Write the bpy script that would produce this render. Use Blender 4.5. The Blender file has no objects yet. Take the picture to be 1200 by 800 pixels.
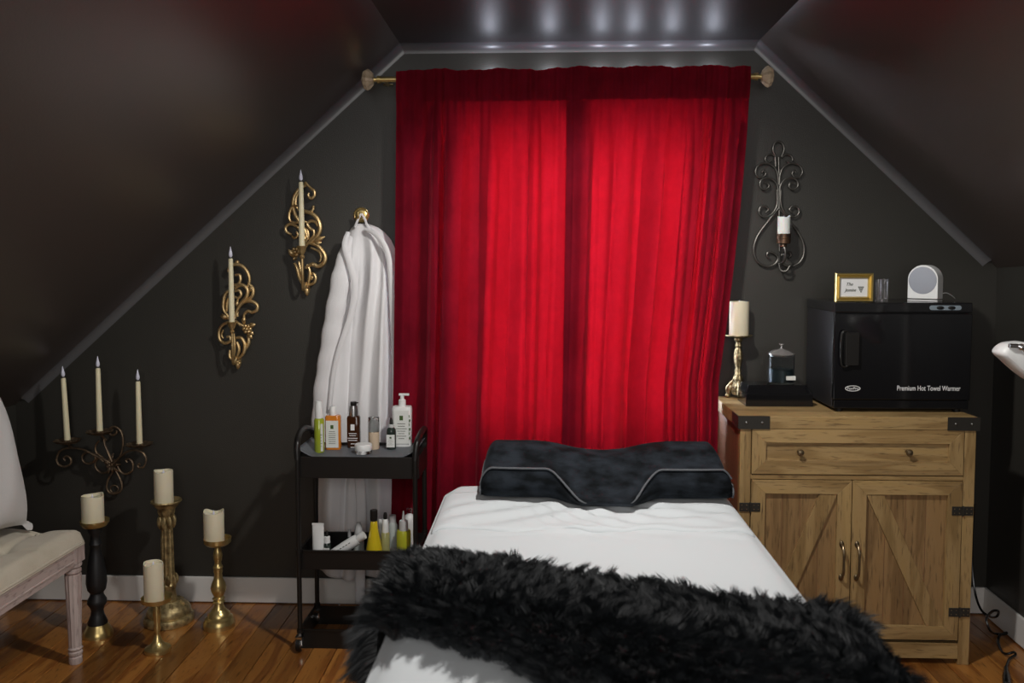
import bpy, math, random
import numpy as np
from mathutils import Vector, Matrix
random.seed(7)
rng = np.random.default_rng(7)
sc = bpy.context.scene
col = sc.collection
PI = math.pi
# ------------------------------------------------------------------ camera
F = 1000.0                      # focal length in pixels of a 1200 px frame
PITCH, YAW = math.radians(3.5), 0.037
SHY = -34.0/1200
H = 1.345                       # eye height
cd = bpy.data.cameras.new('camera'); cam = bpy.data.objects.new('camera', cd); col.objects.link(cam)
cd.sensor_width = 36; cd.lens = F*36/1200; cd.shift_y = SHY; cd.clip_start = .05
cam.location = (0, 0, H); cam.rotation_euler = (PI/2-PITCH, 0, YAW)
cd.dof.use_dof = True; cd.dof.focus_distance = 2.85; cd.dof.aperture_fstop = 3.6
sc.camera = cam
# ------------------------------------------------------------------ world, lights, exposure
sc.view_settings.view_transform = 'Standard'; sc.view_settings.look = 'None'
sc.view_settings.gamma = 1; sc.view_settings.exposure = 0.0; sc.view_settings.use_curve_mapping = False
w = bpy.data.worlds.new('daylight'); sc.world = w; w.use_nodes = True
w.node_tree.nodes['Background'].inputs[0].default_value = (.72, .82, 1, 1)
w.node_tree.nodes['Background'].inputs[1].default_value = 1.6
def lamp(name, kind, loc, power, color, rot=(0, 0, 0), **kw):
    l = bpy.data.lights.new(name, kind); l.energy = power; l.color = color
    for k, v in kw.items(): setattr(l, k, v)
    o = bpy.data.objects.new(name, l); col.objects.link(o); o.location = loc; o.rotation_euler = rot
    return o
D = 3.25                        # back wall
lamp('ceiling_downlight', 'SPOT', (.16, 1.93, 2.04), 70, (1, .97, .925), shadow_soft_size=.045, spot_size=math.radians(173), spot_blend=.42)
lamp('room_fill', 'AREA', (.1, -.7, 1.75), 36, (1, .97, .94), rot=(math.radians(84), 0, 0), size=1.6)
lamp('window_daylight', 'AREA', (.15, D+.42, 1.42), 62, (.80, .88, 1), rot=(-PI/2, 0, 0), shape='RECTANGLE', size=1.15, size_y=1.3)

for x_led in (-.20, .02, .21, .33, .47, .62):              # string of cold white LEDs along the top of the window, behind the curtain heading
    lamp('led', 'POINT', (x_led, D-.045, 2.045), .36, (.80, .85, 1), shadow_soft_size=.006)

# ------------------------------------------------------------------ pixel rays of the photograph turned into real points
Rm = Matrix.Rotation(YAW, 3, 'Z') @ Matrix.Rotation(PI/2-PITCH, 3, 'X')
def ray(px, py): return Rm @ Vector(((px-600)/F, (400-py)/F + SHY*1200/F, -1))
def W(px, py, y=D):
    d = ray(px, py); return Vector((0, 0, H)) + d*(y/d.y)
def G(px, py, z=0.0):
    d = ray(px, py); return Vector((0, 0, H)) + d*((z-H)/d.z)

# ------------------------------------------------------------------ materials
def mat(name, color, rough=.5, metal=0.0, bump=None, noise=None, **kw):
    m = bpy.data.materials.new(name); m.use_nodes = True; nt = m.node_tree; b = nt.nodes['Principled BSDF']
    b.inputs['Base Color'].default_value = (*color, 1); b.inputs['Roughness'].default_value = rough; b.inputs['Metallic'].default_value = metal
    for k, v in kw.items():
        b.inputs[k.replace('_', ' ')].default_value = v
    tc = nt.nodes.new('ShaderNodeTexCoord')
    def tex(scale, detail=4, stretch=(1, 1, 1), rot=(0, 0, 0)):
        mp = nt.nodes.new('ShaderNodeMapping'); mp.inputs['Scale'].default_value = stretch; mp.inputs['Rotation'].default_value = rot
        nt.links.new(tc.outputs['Object'], mp.inputs[0])
        n = nt.nodes.new('ShaderNodeTexNoise'); n.inputs['Scale'].default_value = scale; n.inputs['Detail'].default_value = detail
        nt.links.new(mp.outputs[0], n.inputs['Vector']); return n
    if noise:                   # (scale, colour2, stretch, contrast)
        n = tex(noise[0], 5, noise[2]); r = nt.nodes.new('ShaderNodeValToRGB')
        c = noise[3] if len(noise) > 3 else .15
        r.color_ramp.elements[0].position = .5-c; r.color_ramp.elements[1].position = .5+c
        r.color_ramp.elements[0].color = (*color, 1); r.color_ramp.elements[1].color = (*noise[1], 1)
        nt.links.new(n.outputs[0], r.inputs[0]); nt.links.new(r.outputs[0], b.inputs['Base Color'])
    if bump:                    # (scale, strength, stretch)
        n = tex(bump[0], 3, bump[2] if len(bump) > 2 else (1, 1, 1)); bp = nt.nodes.new('ShaderNodeBump')
        bp.inputs['Strength'].default_value = bump[1]; bp.inputs['Distance'].default_value = .002
        nt.links.new(n.outputs[0], bp.inputs['Height']); nt.links.new(bp.outputs[0], b.inputs['Normal'])
    return m
def wood(name, c1, c2, c3, stretch, rough=.5, rnd=0.0, coat=0.0, dark=(.05, .025, .01)):
    m = mat(name, c1, rough); nt = m.node_tree; b = nt.nodes['Principled BSDF']; N = nt.nodes.new; L = nt.links.new
    tc = N('ShaderNodeTexCoord'); oi = N('ShaderNodeObjectInfo')
    off = N('ShaderNodeVectorMath'); off.operation = 'MULTIPLY_ADD'
    off.inputs[1].default_value = (0, 0, 0)
    cmb = N('ShaderNodeCombineXYZ'); ml = N('ShaderNodeMath'); ml.operation = 'MULTIPLY'; ml.inputs[1].default_value = 17*(1 if rnd else 0)
    L(oi.outputs['Random'], ml.inputs[0]); L(ml.outputs[0], cmb.inputs[0]); L(ml.outputs[0], cmb.inputs[1]); L(ml.outputs[0], cmb.inputs[2])
    ad = N('ShaderNodeVectorMath'); L(tc.outputs['Object'], ad.inputs[0]); L(cmb.outputs[0], ad.inputs[1])
    mp = N('ShaderNodeMapping'); mp.inputs['Scale'].default_value = stretch; L(ad.outputs[0], mp.inputs[0])
    n1 = N('ShaderNodeTexNoise'); n1.inputs['Scale'].default_value = 1.0; n1.inputs['Detail'].default_value = 6; n1.inputs['Distortion'].default_value = .7; L(mp.outputs[0], n1.inputs['Vector'])
    wv = N('ShaderNodeMath'); wv.operation = 'MULTIPLY'; wv.inputs[1].default_value = 26; L(n1.outputs[0], wv.inputs[0])
    sn = N('ShaderNodeMath'); sn.operation = 'SINE'; L(wv.outputs[0], sn.inputs[0])
    mr = N('ShaderNodeMapRange'); mr.inputs[1].default_value = -1; L(sn.outputs[0], mr.inputs[0])
    n2 = N('ShaderNodeTexNoise'); n2.inputs['Scale'].default_value = 9; n2.inputs['Detail'].default_value = 5; L(mp.outputs[0], n2.inputs['Vector'])
    r = N('ShaderNodeValToRGB'); cr = r.color_ramp; cr.elements[0].position = .3; cr.elements[0].color = (*c2, 1); cr.elements[1].position = .7; cr.elements[1].color = (*c1, 1)
    L(n1.outputs[0], r.inputs[0])
    mx = N('ShaderNodeMixRGB'); mx.inputs[2].default_value = (*c3, 1); f = N('ShaderNodeMath'); f.operation = 'MULTIPLY'; f.inputs[1].default_value = .38
    L(mr.outputs[0], f.inputs[0]); L(f.outputs[0], mx.inputs[0]); L(r.outputs[0], mx.inputs[1])
    r2 = N('ShaderNodeValToRGB'); r2.color_ramp.elements[0].position = .56; r2.color_ramp.elements[0].color = (0, 0, 0, 1); r2.color_ramp.elements[1].position = .75; L(n2.outputs[0], r2.inputs[0])
    mx2 = N('ShaderNodeMixRGB'); mx2.inputs[2].default_value = (*dark, 1); f2 = N('ShaderNodeMath'); f2.operation = 'MULTIPLY'; f2.inputs[1].default_value = .75
    L(r2.outputs[0], f2.inputs[0]); L(f2.outputs[0], mx2.inputs[0]); L(mx.outputs[0], mx2.inputs[1])
    last = mx2.outputs[0]
    if rnd:
        hs = N('ShaderNodeHueSaturation'); mv = N('ShaderNodeMapRange'); mv.inputs[3].default_value = 1-rnd; mv.inputs[4].default_value = 1+rnd
        L(oi.outputs['Random'], mv.inputs[0]); L(mv.outputs[0], hs.inputs['Value']); L(last, hs.inputs['Color']); last = hs.outputs[0]
    L(last, b.inputs['Base Color'])
    bp = N('ShaderNodeBump'); bp.inputs['Strength'].default_value = .25; bp.inputs['Distance'].default_value = .001; L(n2.outputs[0], bp.inputs['Height']); L(bp.outputs[0], b.inputs['Normal'])
    b.inputs['Coat Weight'].default_value = coat; b.inputs['Coat Roughness'].default_value = .12
    return m
m_wall = mat('charcoal_paint', (.033, .0318, .0268), .42, bump=(260, .35), noise=(1.2, (.038, .0352, .030), (1, 1, 1)), Specular_IOR_Level=.5)
m_slope = mat('charcoal_satin_paint', (.056, .042, .036), .40, bump=(200, .2), Specular_IOR_Level=.7, Coat_Weight=.55, Coat_Roughness=.30)
m_ceil = mat('charcoal_ceiling_paint', (.040, .036, .036), .46, bump=(200, .3), Specular_IOR_Level=.6)
m_trim = mat('charcoal_gloss_trim', (.095, .095, .10), .36, Specular_IOR_Level=.7)
m_base = mat('white_trim_paint', (.74, .72, .69), .4, bump=(30, .1))
m_white = mat('window_frame_white', (.75, .75, .75), .4)
m_glass = mat('window_glass', (1, 1, 1), .02, Transmission_Weight=1.0, IOR=1.05)
m_clear = mat('clear_glass', (.95, .97, .97), .03, Transmission_Weight=1.0, IOR=1.3)
m_plank = wood('heart_pine', (.38, .15, .030), (.17, .05, .010), (.50, .23, .055), (14, 1.6, 14), .3, .38, .35, (.06, .02, .006))
m_gap = mat('floor_gap', (.02, .012, .008), .8)
m_oakh = wood('oak_horizontal', (.44, .29, .115), (.22, .13, .048), (.50, .345, .16), (2.2, 14, 20), .5, .06)
m_oakp = wood('oak_panel', (.33, .195, .078), (.16, .09, .035), (.40, .25, .11), (17, 14, 1.8), .5, .06)
m_oakv = wood('oak_vertical', (.42, .275, .108), (.205, .122, .045), (.48, .325, .15), (18, 14, 2.0), .5, .06)
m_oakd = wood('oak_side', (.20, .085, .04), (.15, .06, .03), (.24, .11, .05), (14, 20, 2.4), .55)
m_gold = mat('antique_gold', (.68, .51, .27), .40, .80, bump=(90, .3), noise=(30, (.46, .30, .12), (1, 1, 1), .25))
m_brass = mat('brass', (.74, .58, .26), .30, .88, noise=(14, (.56, .42, .17), (1, 1, 1), .25))
m_agold = mat('aged_gold', (.66, .52, .26), .42, .75, bump=(120, .5), noise=(45, (.16, .11, .05), (1, 1, 1), .2))
m_silverg = mat('aged_champagne', (.60, .48, .27), .34, .85, bump=(120, .8), noise=(90, (.07, .05, .02), (1, 1, 1), .2))
m_iron = mat('bronzed_iron', (.27, .19, .115), .40, .75, noise=(60, (.14, .10, .07), (1, 1, 1)))
m_iron2 = mat('dark_iron', (.11, .105, .095), .42, .75)
m_rust = mat('coppery_cup', (.20, .11, .06), .4, .8, noise=(80, (.07, .05, .04), (1, 1, 1)))
m_blackm = mat('black_metal', (.012, .011, .010), .38, .2)
m_blackp = mat('black_turned_wood', (.012, .012, .013), .45)
m_gloss = mat('gloss_black', (.006, .006, .007), .10, Specular_IOR_Level=.6)
m_seam = mat('seam_black', (.002, .002, .002), .6)
m_candle = mat('ivory_wax', (.78, .71, .53), .55, Subsurface_Weight=.25, Subsurface_Radius=(.02, .012, .006), Subsurface_Scale=.3, bump=(40, .2))
m_taper = mat('taper_wax', (.80, .73, .50), .5, Subsurface_Weight=.2, Subsurface_Radius=(.01, .007, .004), Subsurface_Scale=.3)
m_flame = mat('plastic_flame', (.72, .72, .85), .3)
m_wick = mat('wick_collar', (.05, .045, .04), .6)
m_sheet = mat('white_sheet', (.58, .61, .63), .85, bump=(9, .5), Sheen_Weight=.2)
m_robe = mat('white_terry', (.80, .79, .80), .95, bump=(420, .9), Sheen_Weight=.3)
m_pilv = mat('charcoal_velvet', (.003, .004, .005), .85, bump=(160, .5), noise=(17, (.018, .0225, .029), (1, 1, 2.2), .13), Specular_IOR_Level=.12, Sheen_Weight=.03, Sheen_Roughness=.35, Sheen_Tint=(.6, .68, .8, 1))
m_pipe = mat('grey_piping', (.10, .105, .115), .8)
m_cream = mat('cream_linen', (.62, .56, .45), .9, bump=(380, .6), noise=(12, (.56, .50, .39), (1, 1, 1)), Sheen_Weight=.2)
m_cush = mat('white_linen', (.66, .65, .64), .9, bump=(300, .5), Sheen_Weight=.2)
m_bench = wood('whitewashed_wood', (.52, .42, .39), (.34, .25, .22), (.64, .55, .52), (14, 3, 9), .6, 0, 0, (.13, .08, .07))
m_legw = wood('whitewashed_leg', (.54, .44, .41), (.37, .28, .26), (.66, .57, .54), (30, 30, 2.5), .6, 0, 0, (.13, .08, .07))
m_hair = mat('black_fur', (.009, .011, .013), .5, Sheen_Weight=.0, Specular_IOR_Level=.6)
m_furb = mat('fur_backing', (.008, .009, .011), .9)
m_liner = mat('grey_liner', (.10, .11, .125), .5, bump=(12, .4))
m_chrome = mat('chrome', (.75, .75, .75), .15, 1.0)
m_wpl = mat('white_plastic', (.76, .77, .76), .35)
m_gplas = mat('pale_grey_fabric', (.36, .38, .43), .85, bump=(900, .8))
m_gsh = mat('grey_plastic', (.50, .50, .50), .5)
m_print = mat('print_ink', (.06, .07, .05), .6)
m_green = mat('green_ink', (.05, .10, .02), .5)
m_lbl = mat('paper_label', (.72, .73, .70), .5)
m_wtxt = mat('white_print', (.80, .80, .80), .5)
m_pfr = mat('gilt_frame', (.62, .47, .17), .30, .9)
m_cable = mat('black_cable', (.006, .006, .006), .25)
def curtain_mat():
    m = bpy.data.materials.new('crimson_velvet'); m.use_nodes = True; nt = m.node_tree; N = nt.nodes.new; L = nt.links.new
    b = nt.nodes['Principled BSDF']; out = nt.nodes['Material Output']
    tc = N('ShaderNodeTexCoord'); n = N('ShaderNodeTexNoise'); n.inputs['Scale'].default_value = 7; n.inputs['Detail'].default_value = 8; n.inputs['Roughness'].default_value = .7
    mp = N('ShaderNodeMapping'); mp.inputs['Scale'].default_value = (1, 1, .7); L(tc.outputs['Object'], mp.inputs[0]); L(mp.outputs[0], n.inputs['Vector'])
    r = N('ShaderNodeValToRGB'); r.color_ramp.elements[0].position = .35; r.color_ramp.elements[0].color = (.12, .0025, .010, 1); r.color_ramp.elements[1].position = .65; r.color_ramp.elements[1].color = (.21, .005, .018, 1)
    L(n.outputs[0], r.inputs[0]); L(r.outputs[0], b.inputs['Base Color'])
    b.inputs['Roughness'].default_value = .9; b.inputs['Specular IOR Level'].default_value = .1
    b.inputs['Sheen Weight'].default_value = .14; b.inputs['Sheen Roughness'].default_value = .4; b.inputs['Sheen Tint'].default_value = (1, .16, .22, 1)
    n2 = N('ShaderNodeTexNoise'); n2.inputs['Scale'].default_value = 500; L(tc.outputs['Object'], n2.inputs['Vector'])
    bp = N('ShaderNodeBump'); bp.inputs['Strength'].default_value = .4; bp.inputs['Distance'].default_value = .001; L(n2.outputs[0], bp.inputs['Height']); L(bp.outputs[0], b.inputs['Normal'])
    t = N('ShaderNodeBsdfTranslucent'); t.inputs[0].default_value = (.62, .004, .010, 1)
    mx = N('ShaderNodeMixShader'); mx.inputs[0].default_value = .13
    L(b.outputs[0], mx.inputs[1]); L(t.outputs[0], mx.inputs[2]); L(mx.outputs[0], out.inputs[0])
    return m
m_curt = curtain_mat()

# ------------------------------------------------------------------ mesh helpers
ORG = {}
def cat_spline(pts, n=6, closed=False):
    P = [Vector(p) for p in pts]; out = []; N = len(P)
    for i in range(N if closed else N-1):
        if closed: a, b, c, d = P[i-1], P[i], P[(i+1) % N], P[(i+2) % N]
        else: a, b, c, d = P[max(i-1, 0)], P[i], P[i+1], P[min(i+2, N-1)]
        for k in range(n):
            t = k/n; out.append(.5*((2*b)+(c-a)*t+(2*a-5*b+4*c-d)*t*t+(3*b-a-3*c+d)*t*t*t))
    if not closed: out.append(P[-1])
    return out
class MB:
    def __init__(s): s.v = []; s.f = []
    def box(s, a, b):
        i = len(s.v); x0, y0, z0 = a; x1, y1, z1 = b
        s.v += [(x0, y0, z0), (x1, y0, z0), (x1, y1, z0), (x0, y1, z0), (x0, y0, z1), (x1, y0, z1), (x1, y1, z1), (x0, y1, z1)]
        s.f += [tuple(i+k for k in q) for q in ((0, 3, 2, 1), (4, 5, 6, 7), (0, 1, 5, 4), (1, 2, 6, 5), (2, 3, 7, 6), (3, 0, 4, 7))]; return s
    def hexa(s, pts):           # 8 corners, bottom ring then top ring
        i = len(s.v); s.v += [tuple(p) for p in pts]
        s.f += [tuple(i+k for k in q) for q in ((0, 3, 2, 1), (4, 5, 6, 7), (0, 1, 5, 4), (1, 2, 6, 5), (2, 3, 7, 6), (3, 0, 4, 7))]; return s
    def lathe(s, prof, c=(0, 0, 0), seg=24, fn=None, sx=1, sy=1):
        c = Vector(c); i = len(s.v)
        for r, z in prof:
            for k in range(seg):
                a = 2*PI*k/seg; rr = r*(fn(a, z) if fn else 1)
                s.v.append((c.x+rr*math.cos(a)*sx, c.y+rr*math.sin(a)*sy, c.z+z))
        for j in range(len(prof)-1):
            for k in range(seg):
                k2 = (k+1) % seg; s.f.append((i+j*seg+k, i+j*seg+k2, i+(j+1)*seg+k2, i+(j+1)*seg+k))
        if prof[0][0] > 1e-5: s.f.append(tuple(i+k for k in reversed(range(seg))))
        if prof[-1][0] > 1e-5: s.f.append(tuple(i+(len(prof)-1)*seg+k for k in range(seg)))
        return s
    def tube(s, pts, r, seg=8, closed=False, flat=1.0):
        P = [Vector(p) for p in pts]; n = len(P); i = len(s.v)
        R = r if isinstance(r, (list, tuple)) else [r]*n
        T = [((P[(k+1) % n] if closed else P[min(k+1, n-1)])-(P[k-1] if closed else P[max(k-1, 0)])).normalized() for k in range(n)]
        up = Vector((0, 1, 0)) if abs(T[0].y) < .9 else Vector((1, 0, 0))
        N_ = (up-T[0]*up.dot(T[0])).normalized()
        for k in range(n):
            N_ = (N_-T[k]*N_.dot(T[k])); N_ = N_.normalized() if N_.length > 1e-6 else T[k].orthogonal().normalized()
            B = T[k].cross(N_)
            for q in range(seg):
                a = 2*PI*q/seg; s.v.append(tuple(P[k]+(N_*math.cos(a)*flat+B*math.sin(a))*R[k]))
        for k in range(n if closed else n-1):
            k2 = (k+1) % n
            for q in range(seg):
                q2 = (q+1) % seg; s.f.append((i+k*seg+q, i+k*seg+q2, i+k2*seg+q2, i+k2*seg+q))
        if not closed:
            s.f.append(tuple(i+q for q in reversed(range(seg)))); s.f.append(tuple(i+(n-1)*seg+q for q in range(seg)))
        return s
    def ell(s, c, r, seg=14, rings=8, M=None):
        c = Vector(c); r = (r, r, r) if isinstance(r, (int, float)) else r; i = len(s.v)
        for j in range(rings+1):
            t = -PI/2+PI*j/rings
            for k in range(seg):
                a = 2*PI*k/seg; p = Vector((r[0]*math.cos(t)*math.cos(a), r[1]*math.cos(t)*math.sin(a), r[2]*math.sin(t)))
                if M: p = M @ p
                s.v.append(tuple(c+p))
        for j in range(rings):
            for k in range(seg):
                k2 = (k+1) % seg; s.f.append((i+j*seg+k, i+j*seg+k2, i+(j+1)*seg+k2, i+(j+1)*seg+k))
        return s
    def grid(s, fn, nu, nv, cu=False):
        i = len(s.v)
        for b in range(nv+1):
            for a in range(nu+(0 if cu else 1)): s.v.append(tuple(fn(a/nu, b/nv)))
        n = nu+(0 if cu else 1)
        for b in range(nv):
            for a in range(nu): s.f.append((i+b*n+a, i+b*n+(a+1) % n, i+(b+1)*n+(a+1) % n, i+(b+1)*n+a))
        return s
    def prism(s, poly, d):      # poly: list of 3D points, extruded by vector d
        i = len(s.v); n = len(poly); d = Vector(d)
        s.v += [tuple(p) for p in poly]+[tuple(Vector(p)+d) for p in poly]
        s.f.append(tuple(i+k for k in range(n))); s.f.append(tuple(i+n+k for k in reversed(range(n))))
        for k in range(n): s.f.append((i+k, i+n+k, i+n+(k+1) % n, i+(k+1) % n))
        return s
    def build(s, name, m, parent=None, origin=None, smooth=True, bevel=0, solid=0, fix=True, sub=0, label=None):
        me = bpy.data.meshes.new(name); o = bpy.data.objects.new(name, me)
        off = Vector((0, 0, 0))
        if parent is not None: off = ORG[parent.name]
        elif origin is not None: off = Vector(origin)
        me.from_pydata([tuple(Vector(v)-off) for v in s.v], [], s.f)
        if fix:
            import bmesh
            bm = bmesh.new(); bm.from_mesh(me); bmesh.ops.recalc_face_normals(bm, faces=bm.faces); bm.to_mesh(me); bm.free()
        me.materials.append(m)
        if smooth:
            me.polygons.foreach_set('use_smooth', [True]*len(me.polygons))
            if not solid and not sub: me.set_sharp_from_angle(angle=math.radians(40))
        col.objects.link(o); ORG[o.name] = off
        if parent is not None: o.parent = parent
        else: o.location = off
        if solid: md = o.modifiers.new('thickness', 'SOLIDIFY'); md.thickness = solid; md.offset = 0
        if bevel: md = o.modifiers.new('bevel', 'BEVEL'); md.width = bevel; md.segments = 2; md.limit_method = 'ANGLE'
        if sub: md = o.modifiers.new('sub', 'SUBSURF'); md.levels = sub; md.render_levels = sub
        if label: o['label'] = label
        return o
def tag(o, label=None, cat=None, group=None, kind=None):
    if label: o['label'] = label
    if cat: o['category'] = cat
    if group: o['group'] = group
    if kind: o['kind'] = kind
    return o
def thing(name, loc, label, cat, group=None):
    o = bpy.data.objects.new(name, None); col.objects.link(o); o.location = loc; ORG[o.name] = Vector(loc); o.empty_display_size = .05
    return tag(o, label, cat, group)
def copy_tree(o, parent=None):
    c = o.copy(); col.objects.link(c)
    if parent: c.parent = parent
    for ch in list(o.children): copy_tree(ch, c)
    return c

# ------------------------------------------------------------------ room shell
cl, cr_ = W(470, 52), W(888, 50)
CZ = (cl.z+cr_.z)/2                      # flat ceiling height
XL, XR = W(27, 717).x, W(1157, 640).x    # knee walls at the back wall
KL, KR = W(38, 474).z, W(1165, 314).z    # knee wall heights
CXL, CXR = cl.x, cr_.x
YF = -1.3                                # wall behind the camera
SK = .045                                # knee walls open slightly towards the back
def xl(y): return XL-SK*(D-y)
def xr(y): return XR-SK*(D-y)*.9
wx0, wx1 = W(546, 300).x, W(832, 300).x
wz0, wz1 = W(600, 500).z, W(600, 150).z
T = .16
mb = MB()
def yq(pts):                             # wall pieces around the window hole
    mb.prism([(x, D, z) for x, z in pts], (0, T, 0))
yq([(XL, 0), (wx0, 0), (wx0, CZ), (CXL, CZ), (XL, KL)])
yq([(wx1, 0), (XR, 0), (XR, KR), (CXR, CZ), (wx1, CZ)])
yq([(wx0, 0), (wx1, 0), (wx1, wz0), (wx0, wz0)])
yq([(wx0, wz1), (wx1, wz1), (wx1, CZ), (wx0, CZ)])
tag(mb.build('wall_back', m_wall, smooth=False), 'dark charcoal gable wall behind the curtain', kind='structure')
tag(MB().prism([(xl(D), D, 0), (xl(YF), YF, 0), (xl(YF)-.2, YF, 0), (xl(D)-.2, D+.2, 0), (xl(D), D+.2, 0)], (0, 0, KL)).build('wall_left', m_wall, smooth=False), 'low dark knee wall behind the bench', kind='structure')
tag(MB().prism([(xr(D), D, 0), (xr(YF), YF, 0), (xr(YF)+.2, YF, 0), (xr(D)+.2, D+.2, 0), (xr(D), D+.2, 0)], (0, 0, KR+.24)).build('wall_right', m_wall, smooth=False), 'dark knee wall right of the wooden cabinet', kind='structure')
tag(MB().box((XL-.6, YF-.1, 0), (XR+.6, YF, CZ)).build('wall_front', m_wall, smooth=False), kind='structure')
DE = D+T+.02
tag(MB().box((CXL-.05, YF-.1, CZ), (CXR+.05, DE, CZ+.1)).build('ceiling', m_ceil, smooth=False), 'flat dark strip of ceiling over the curtain', kind='structure')
def slope(name, xk, zk, xc, s_, label):
    # inner face from (xk, zk) up to (xc, CZ), lower end carried on past the knee wall
    def P(y, w_): 
        a = Vector((xk(D), y, zk)); b = Vector((xc, y, CZ)); d = (a-b).normalized(); n = Vector((-abs(d.z)*s_*-1*-1, 0, abs(d.x))).normalized()
        n = Vector((s_*abs(d.z), 0, abs(d.x)))
        a2 = a+d*.36; return [a2, b, b+n*.12, a2+n*.12]
    y0, y1 = YF-.1, DE
    A, B = P(y0, 0), P(y1, 0)
    m_ = MB(); m_.v = [tuple(q) for q in A+B]; m_.f = [(0, 1, 2, 3), (7, 6, 5, 4), (0, 4, 5, 1), (1, 5, 6, 2), (2, 6, 7, 3), (3, 7, 4, 0)]
    tag(m_.build(name, m_slope, smooth=False), label, kind='structure')
slope('ceiling_left', xl, KL, CXL, -1, 'dark satin sloping ceiling on the left')
slope('ceiling_right', xr, KR, CXR, 1, 'dark satin sloping ceiling on the right')
# cove trim between gable wall and ceilings
def trim(name, a, b, nrm):               # a, b on the gable wall, nrm pointing into the room within the wall plane
    a = Vector(a); b = Vector(b); n = Vector(nrm).normalized(); s_ = .032; mbt = MB(); prof = []
    for k in range(7):
        t = k/6*PI/2; prof.append((s_*(1-math.sin(t))*1.0, s_*(1-math.cos(t))))   # (away along n, out of wall)
    pf = [(0, 0)]+[(p, q) for p, q in prof]
    for e in (a, b):
        for p, q in pf: mbt.v.append(tuple(e+n*p+Vector((0, -q, 0))))
    k_ = len(pf)
    for j in range(k_): mbt.f.append((j, (j+1) % k_, k_+(j+1) % k_, k_+j))
    mbt.f.append(tuple(range(k_))); mbt.f.append(tuple(reversed(range(k_, 2*k_))))
    return tag(mbt.build(name, m_trim), kind='structure')
trim('trim_1', (CXL-.012, D, CZ), (CXR+.012, D, CZ), (0, 0, -1))
sl = Vector((CXL-XL, 0, CZ-KL)); trim('trim_2', (XL+.03, D, KL+.03), (CXL, D, CZ), (sl.z, 0, -sl.x))
sr = Vector((XR-CXR, 0, KR-CZ)); trim('trim_3', (CXR, D, CZ), (XR-.03, D, KR+.03), (sr.z, 0, -sr.x))
# baseboards
BH = .098
def bboard(name, a, b, n):
    a = Vector(a); b = Vector(b); n = Vector(n)*.016
    m_ = MB().hexa([a, b, b+n, a+n, a+Vector((0, 0, BH)), b+Vector((0, 0, BH)), b+n*.7+Vector((0, 0, BH)), a+n*.7+Vector((0, 0, BH))])
    return tag(m_.build(name, m_base, smooth=False, bevel=.003), kind='structure')
bboard('baseboard_back', (XL, D, .004), (XR, D, .004), (0, -1, 0))
bboard('baseboard_left', (xl(YF), YF, .004), (xl(D), D, .004), (1, 0, 0))
bboard('baseboard_right', (xr(D), D, .004), (xr(YF), YF, .004), (-1, 0, 0))
# floor with single boards
fl = tag(MB().box((XL-.3, YF, -.06), (XR+.1, D+.05, -.020)).build('floor', m_gap, smooth=False), 'glossy orange brown pine board floor', kind='structure')
PW = .0825
lens = [2.6, 3.4, 2.1]; pm = {}
for L_ in lens:
    o = MB().box((-PW/2+.0012, .001, -.018), (PW/2-.0012, L_-.001, 0)).build('plank', m_plank, bevel=.0012, smooth=False); pm[L_] = o.data; bpy.data.objects.remove(o)
i = 0; x = XL-.21+PW/2
while x < XR:
    y = D-.012-random.uniform(.3, 1.4)
    first = True; ytop = D-.006
    while ytop > YF+.02:
        L_ = random.choice(lens); o = bpy.data.objects.new('plank', pm[L_]); col.objects.link(o); o.parent = fl
        ln = L_
        if first: ln = random.uniform(.35, 1)*L_; first = False
        if ytop-ln < YF: ln = ytop-YF
        o.location = (x, ytop-ln, random.uniform(-.0006, .0006)); o.scale = (1, ln/L_, 1)
        md = o.modifiers.new('bevel', 'BEVEL'); md.width = .0012; md.segments = 1; md.limit_method = 'ANGLE'
        ytop -= ln
    x += PW
# window
wn = bpy.data.objects.new('window_1', None); col.objects.link(wn); wn.location = ((wx0+wx1)/2, D+.06, wz0); ORG[wn.name] = Vector(wn.location); wn['kind'] = 'structure'; wn['label'] = 'sash window hidden behind the red curtain'
fb = MB(); e = .045; zc = (wz0+wz1)/2
fb.box((wx0, D+.03, wz0), (wx0+e, D+.1, wz1)).box((wx1-e, D+.03, wz0), (wx1, D+.1, wz1)).box((wx0+e, D+.03, wz0), (wx1-e, D+.1, wz0+e)).box((wx0+e, D+.03, wz1-e), (wx1-e, D+.1, wz1)).box((wx0+e, D+.035, zc-.02), (wx1-e, D+.09, zc+.02))
fb.build('window_frame', m_white, wn, smooth=False)
for z0, z1 in ((wz0+e, zc-.02), (zc+.02, wz1-e)):
    MB().box((wx0+e, D+.06, z0), (wx1-e, D+.064, z1)).build('window_pane', m_glass, wn, smooth=False)

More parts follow.
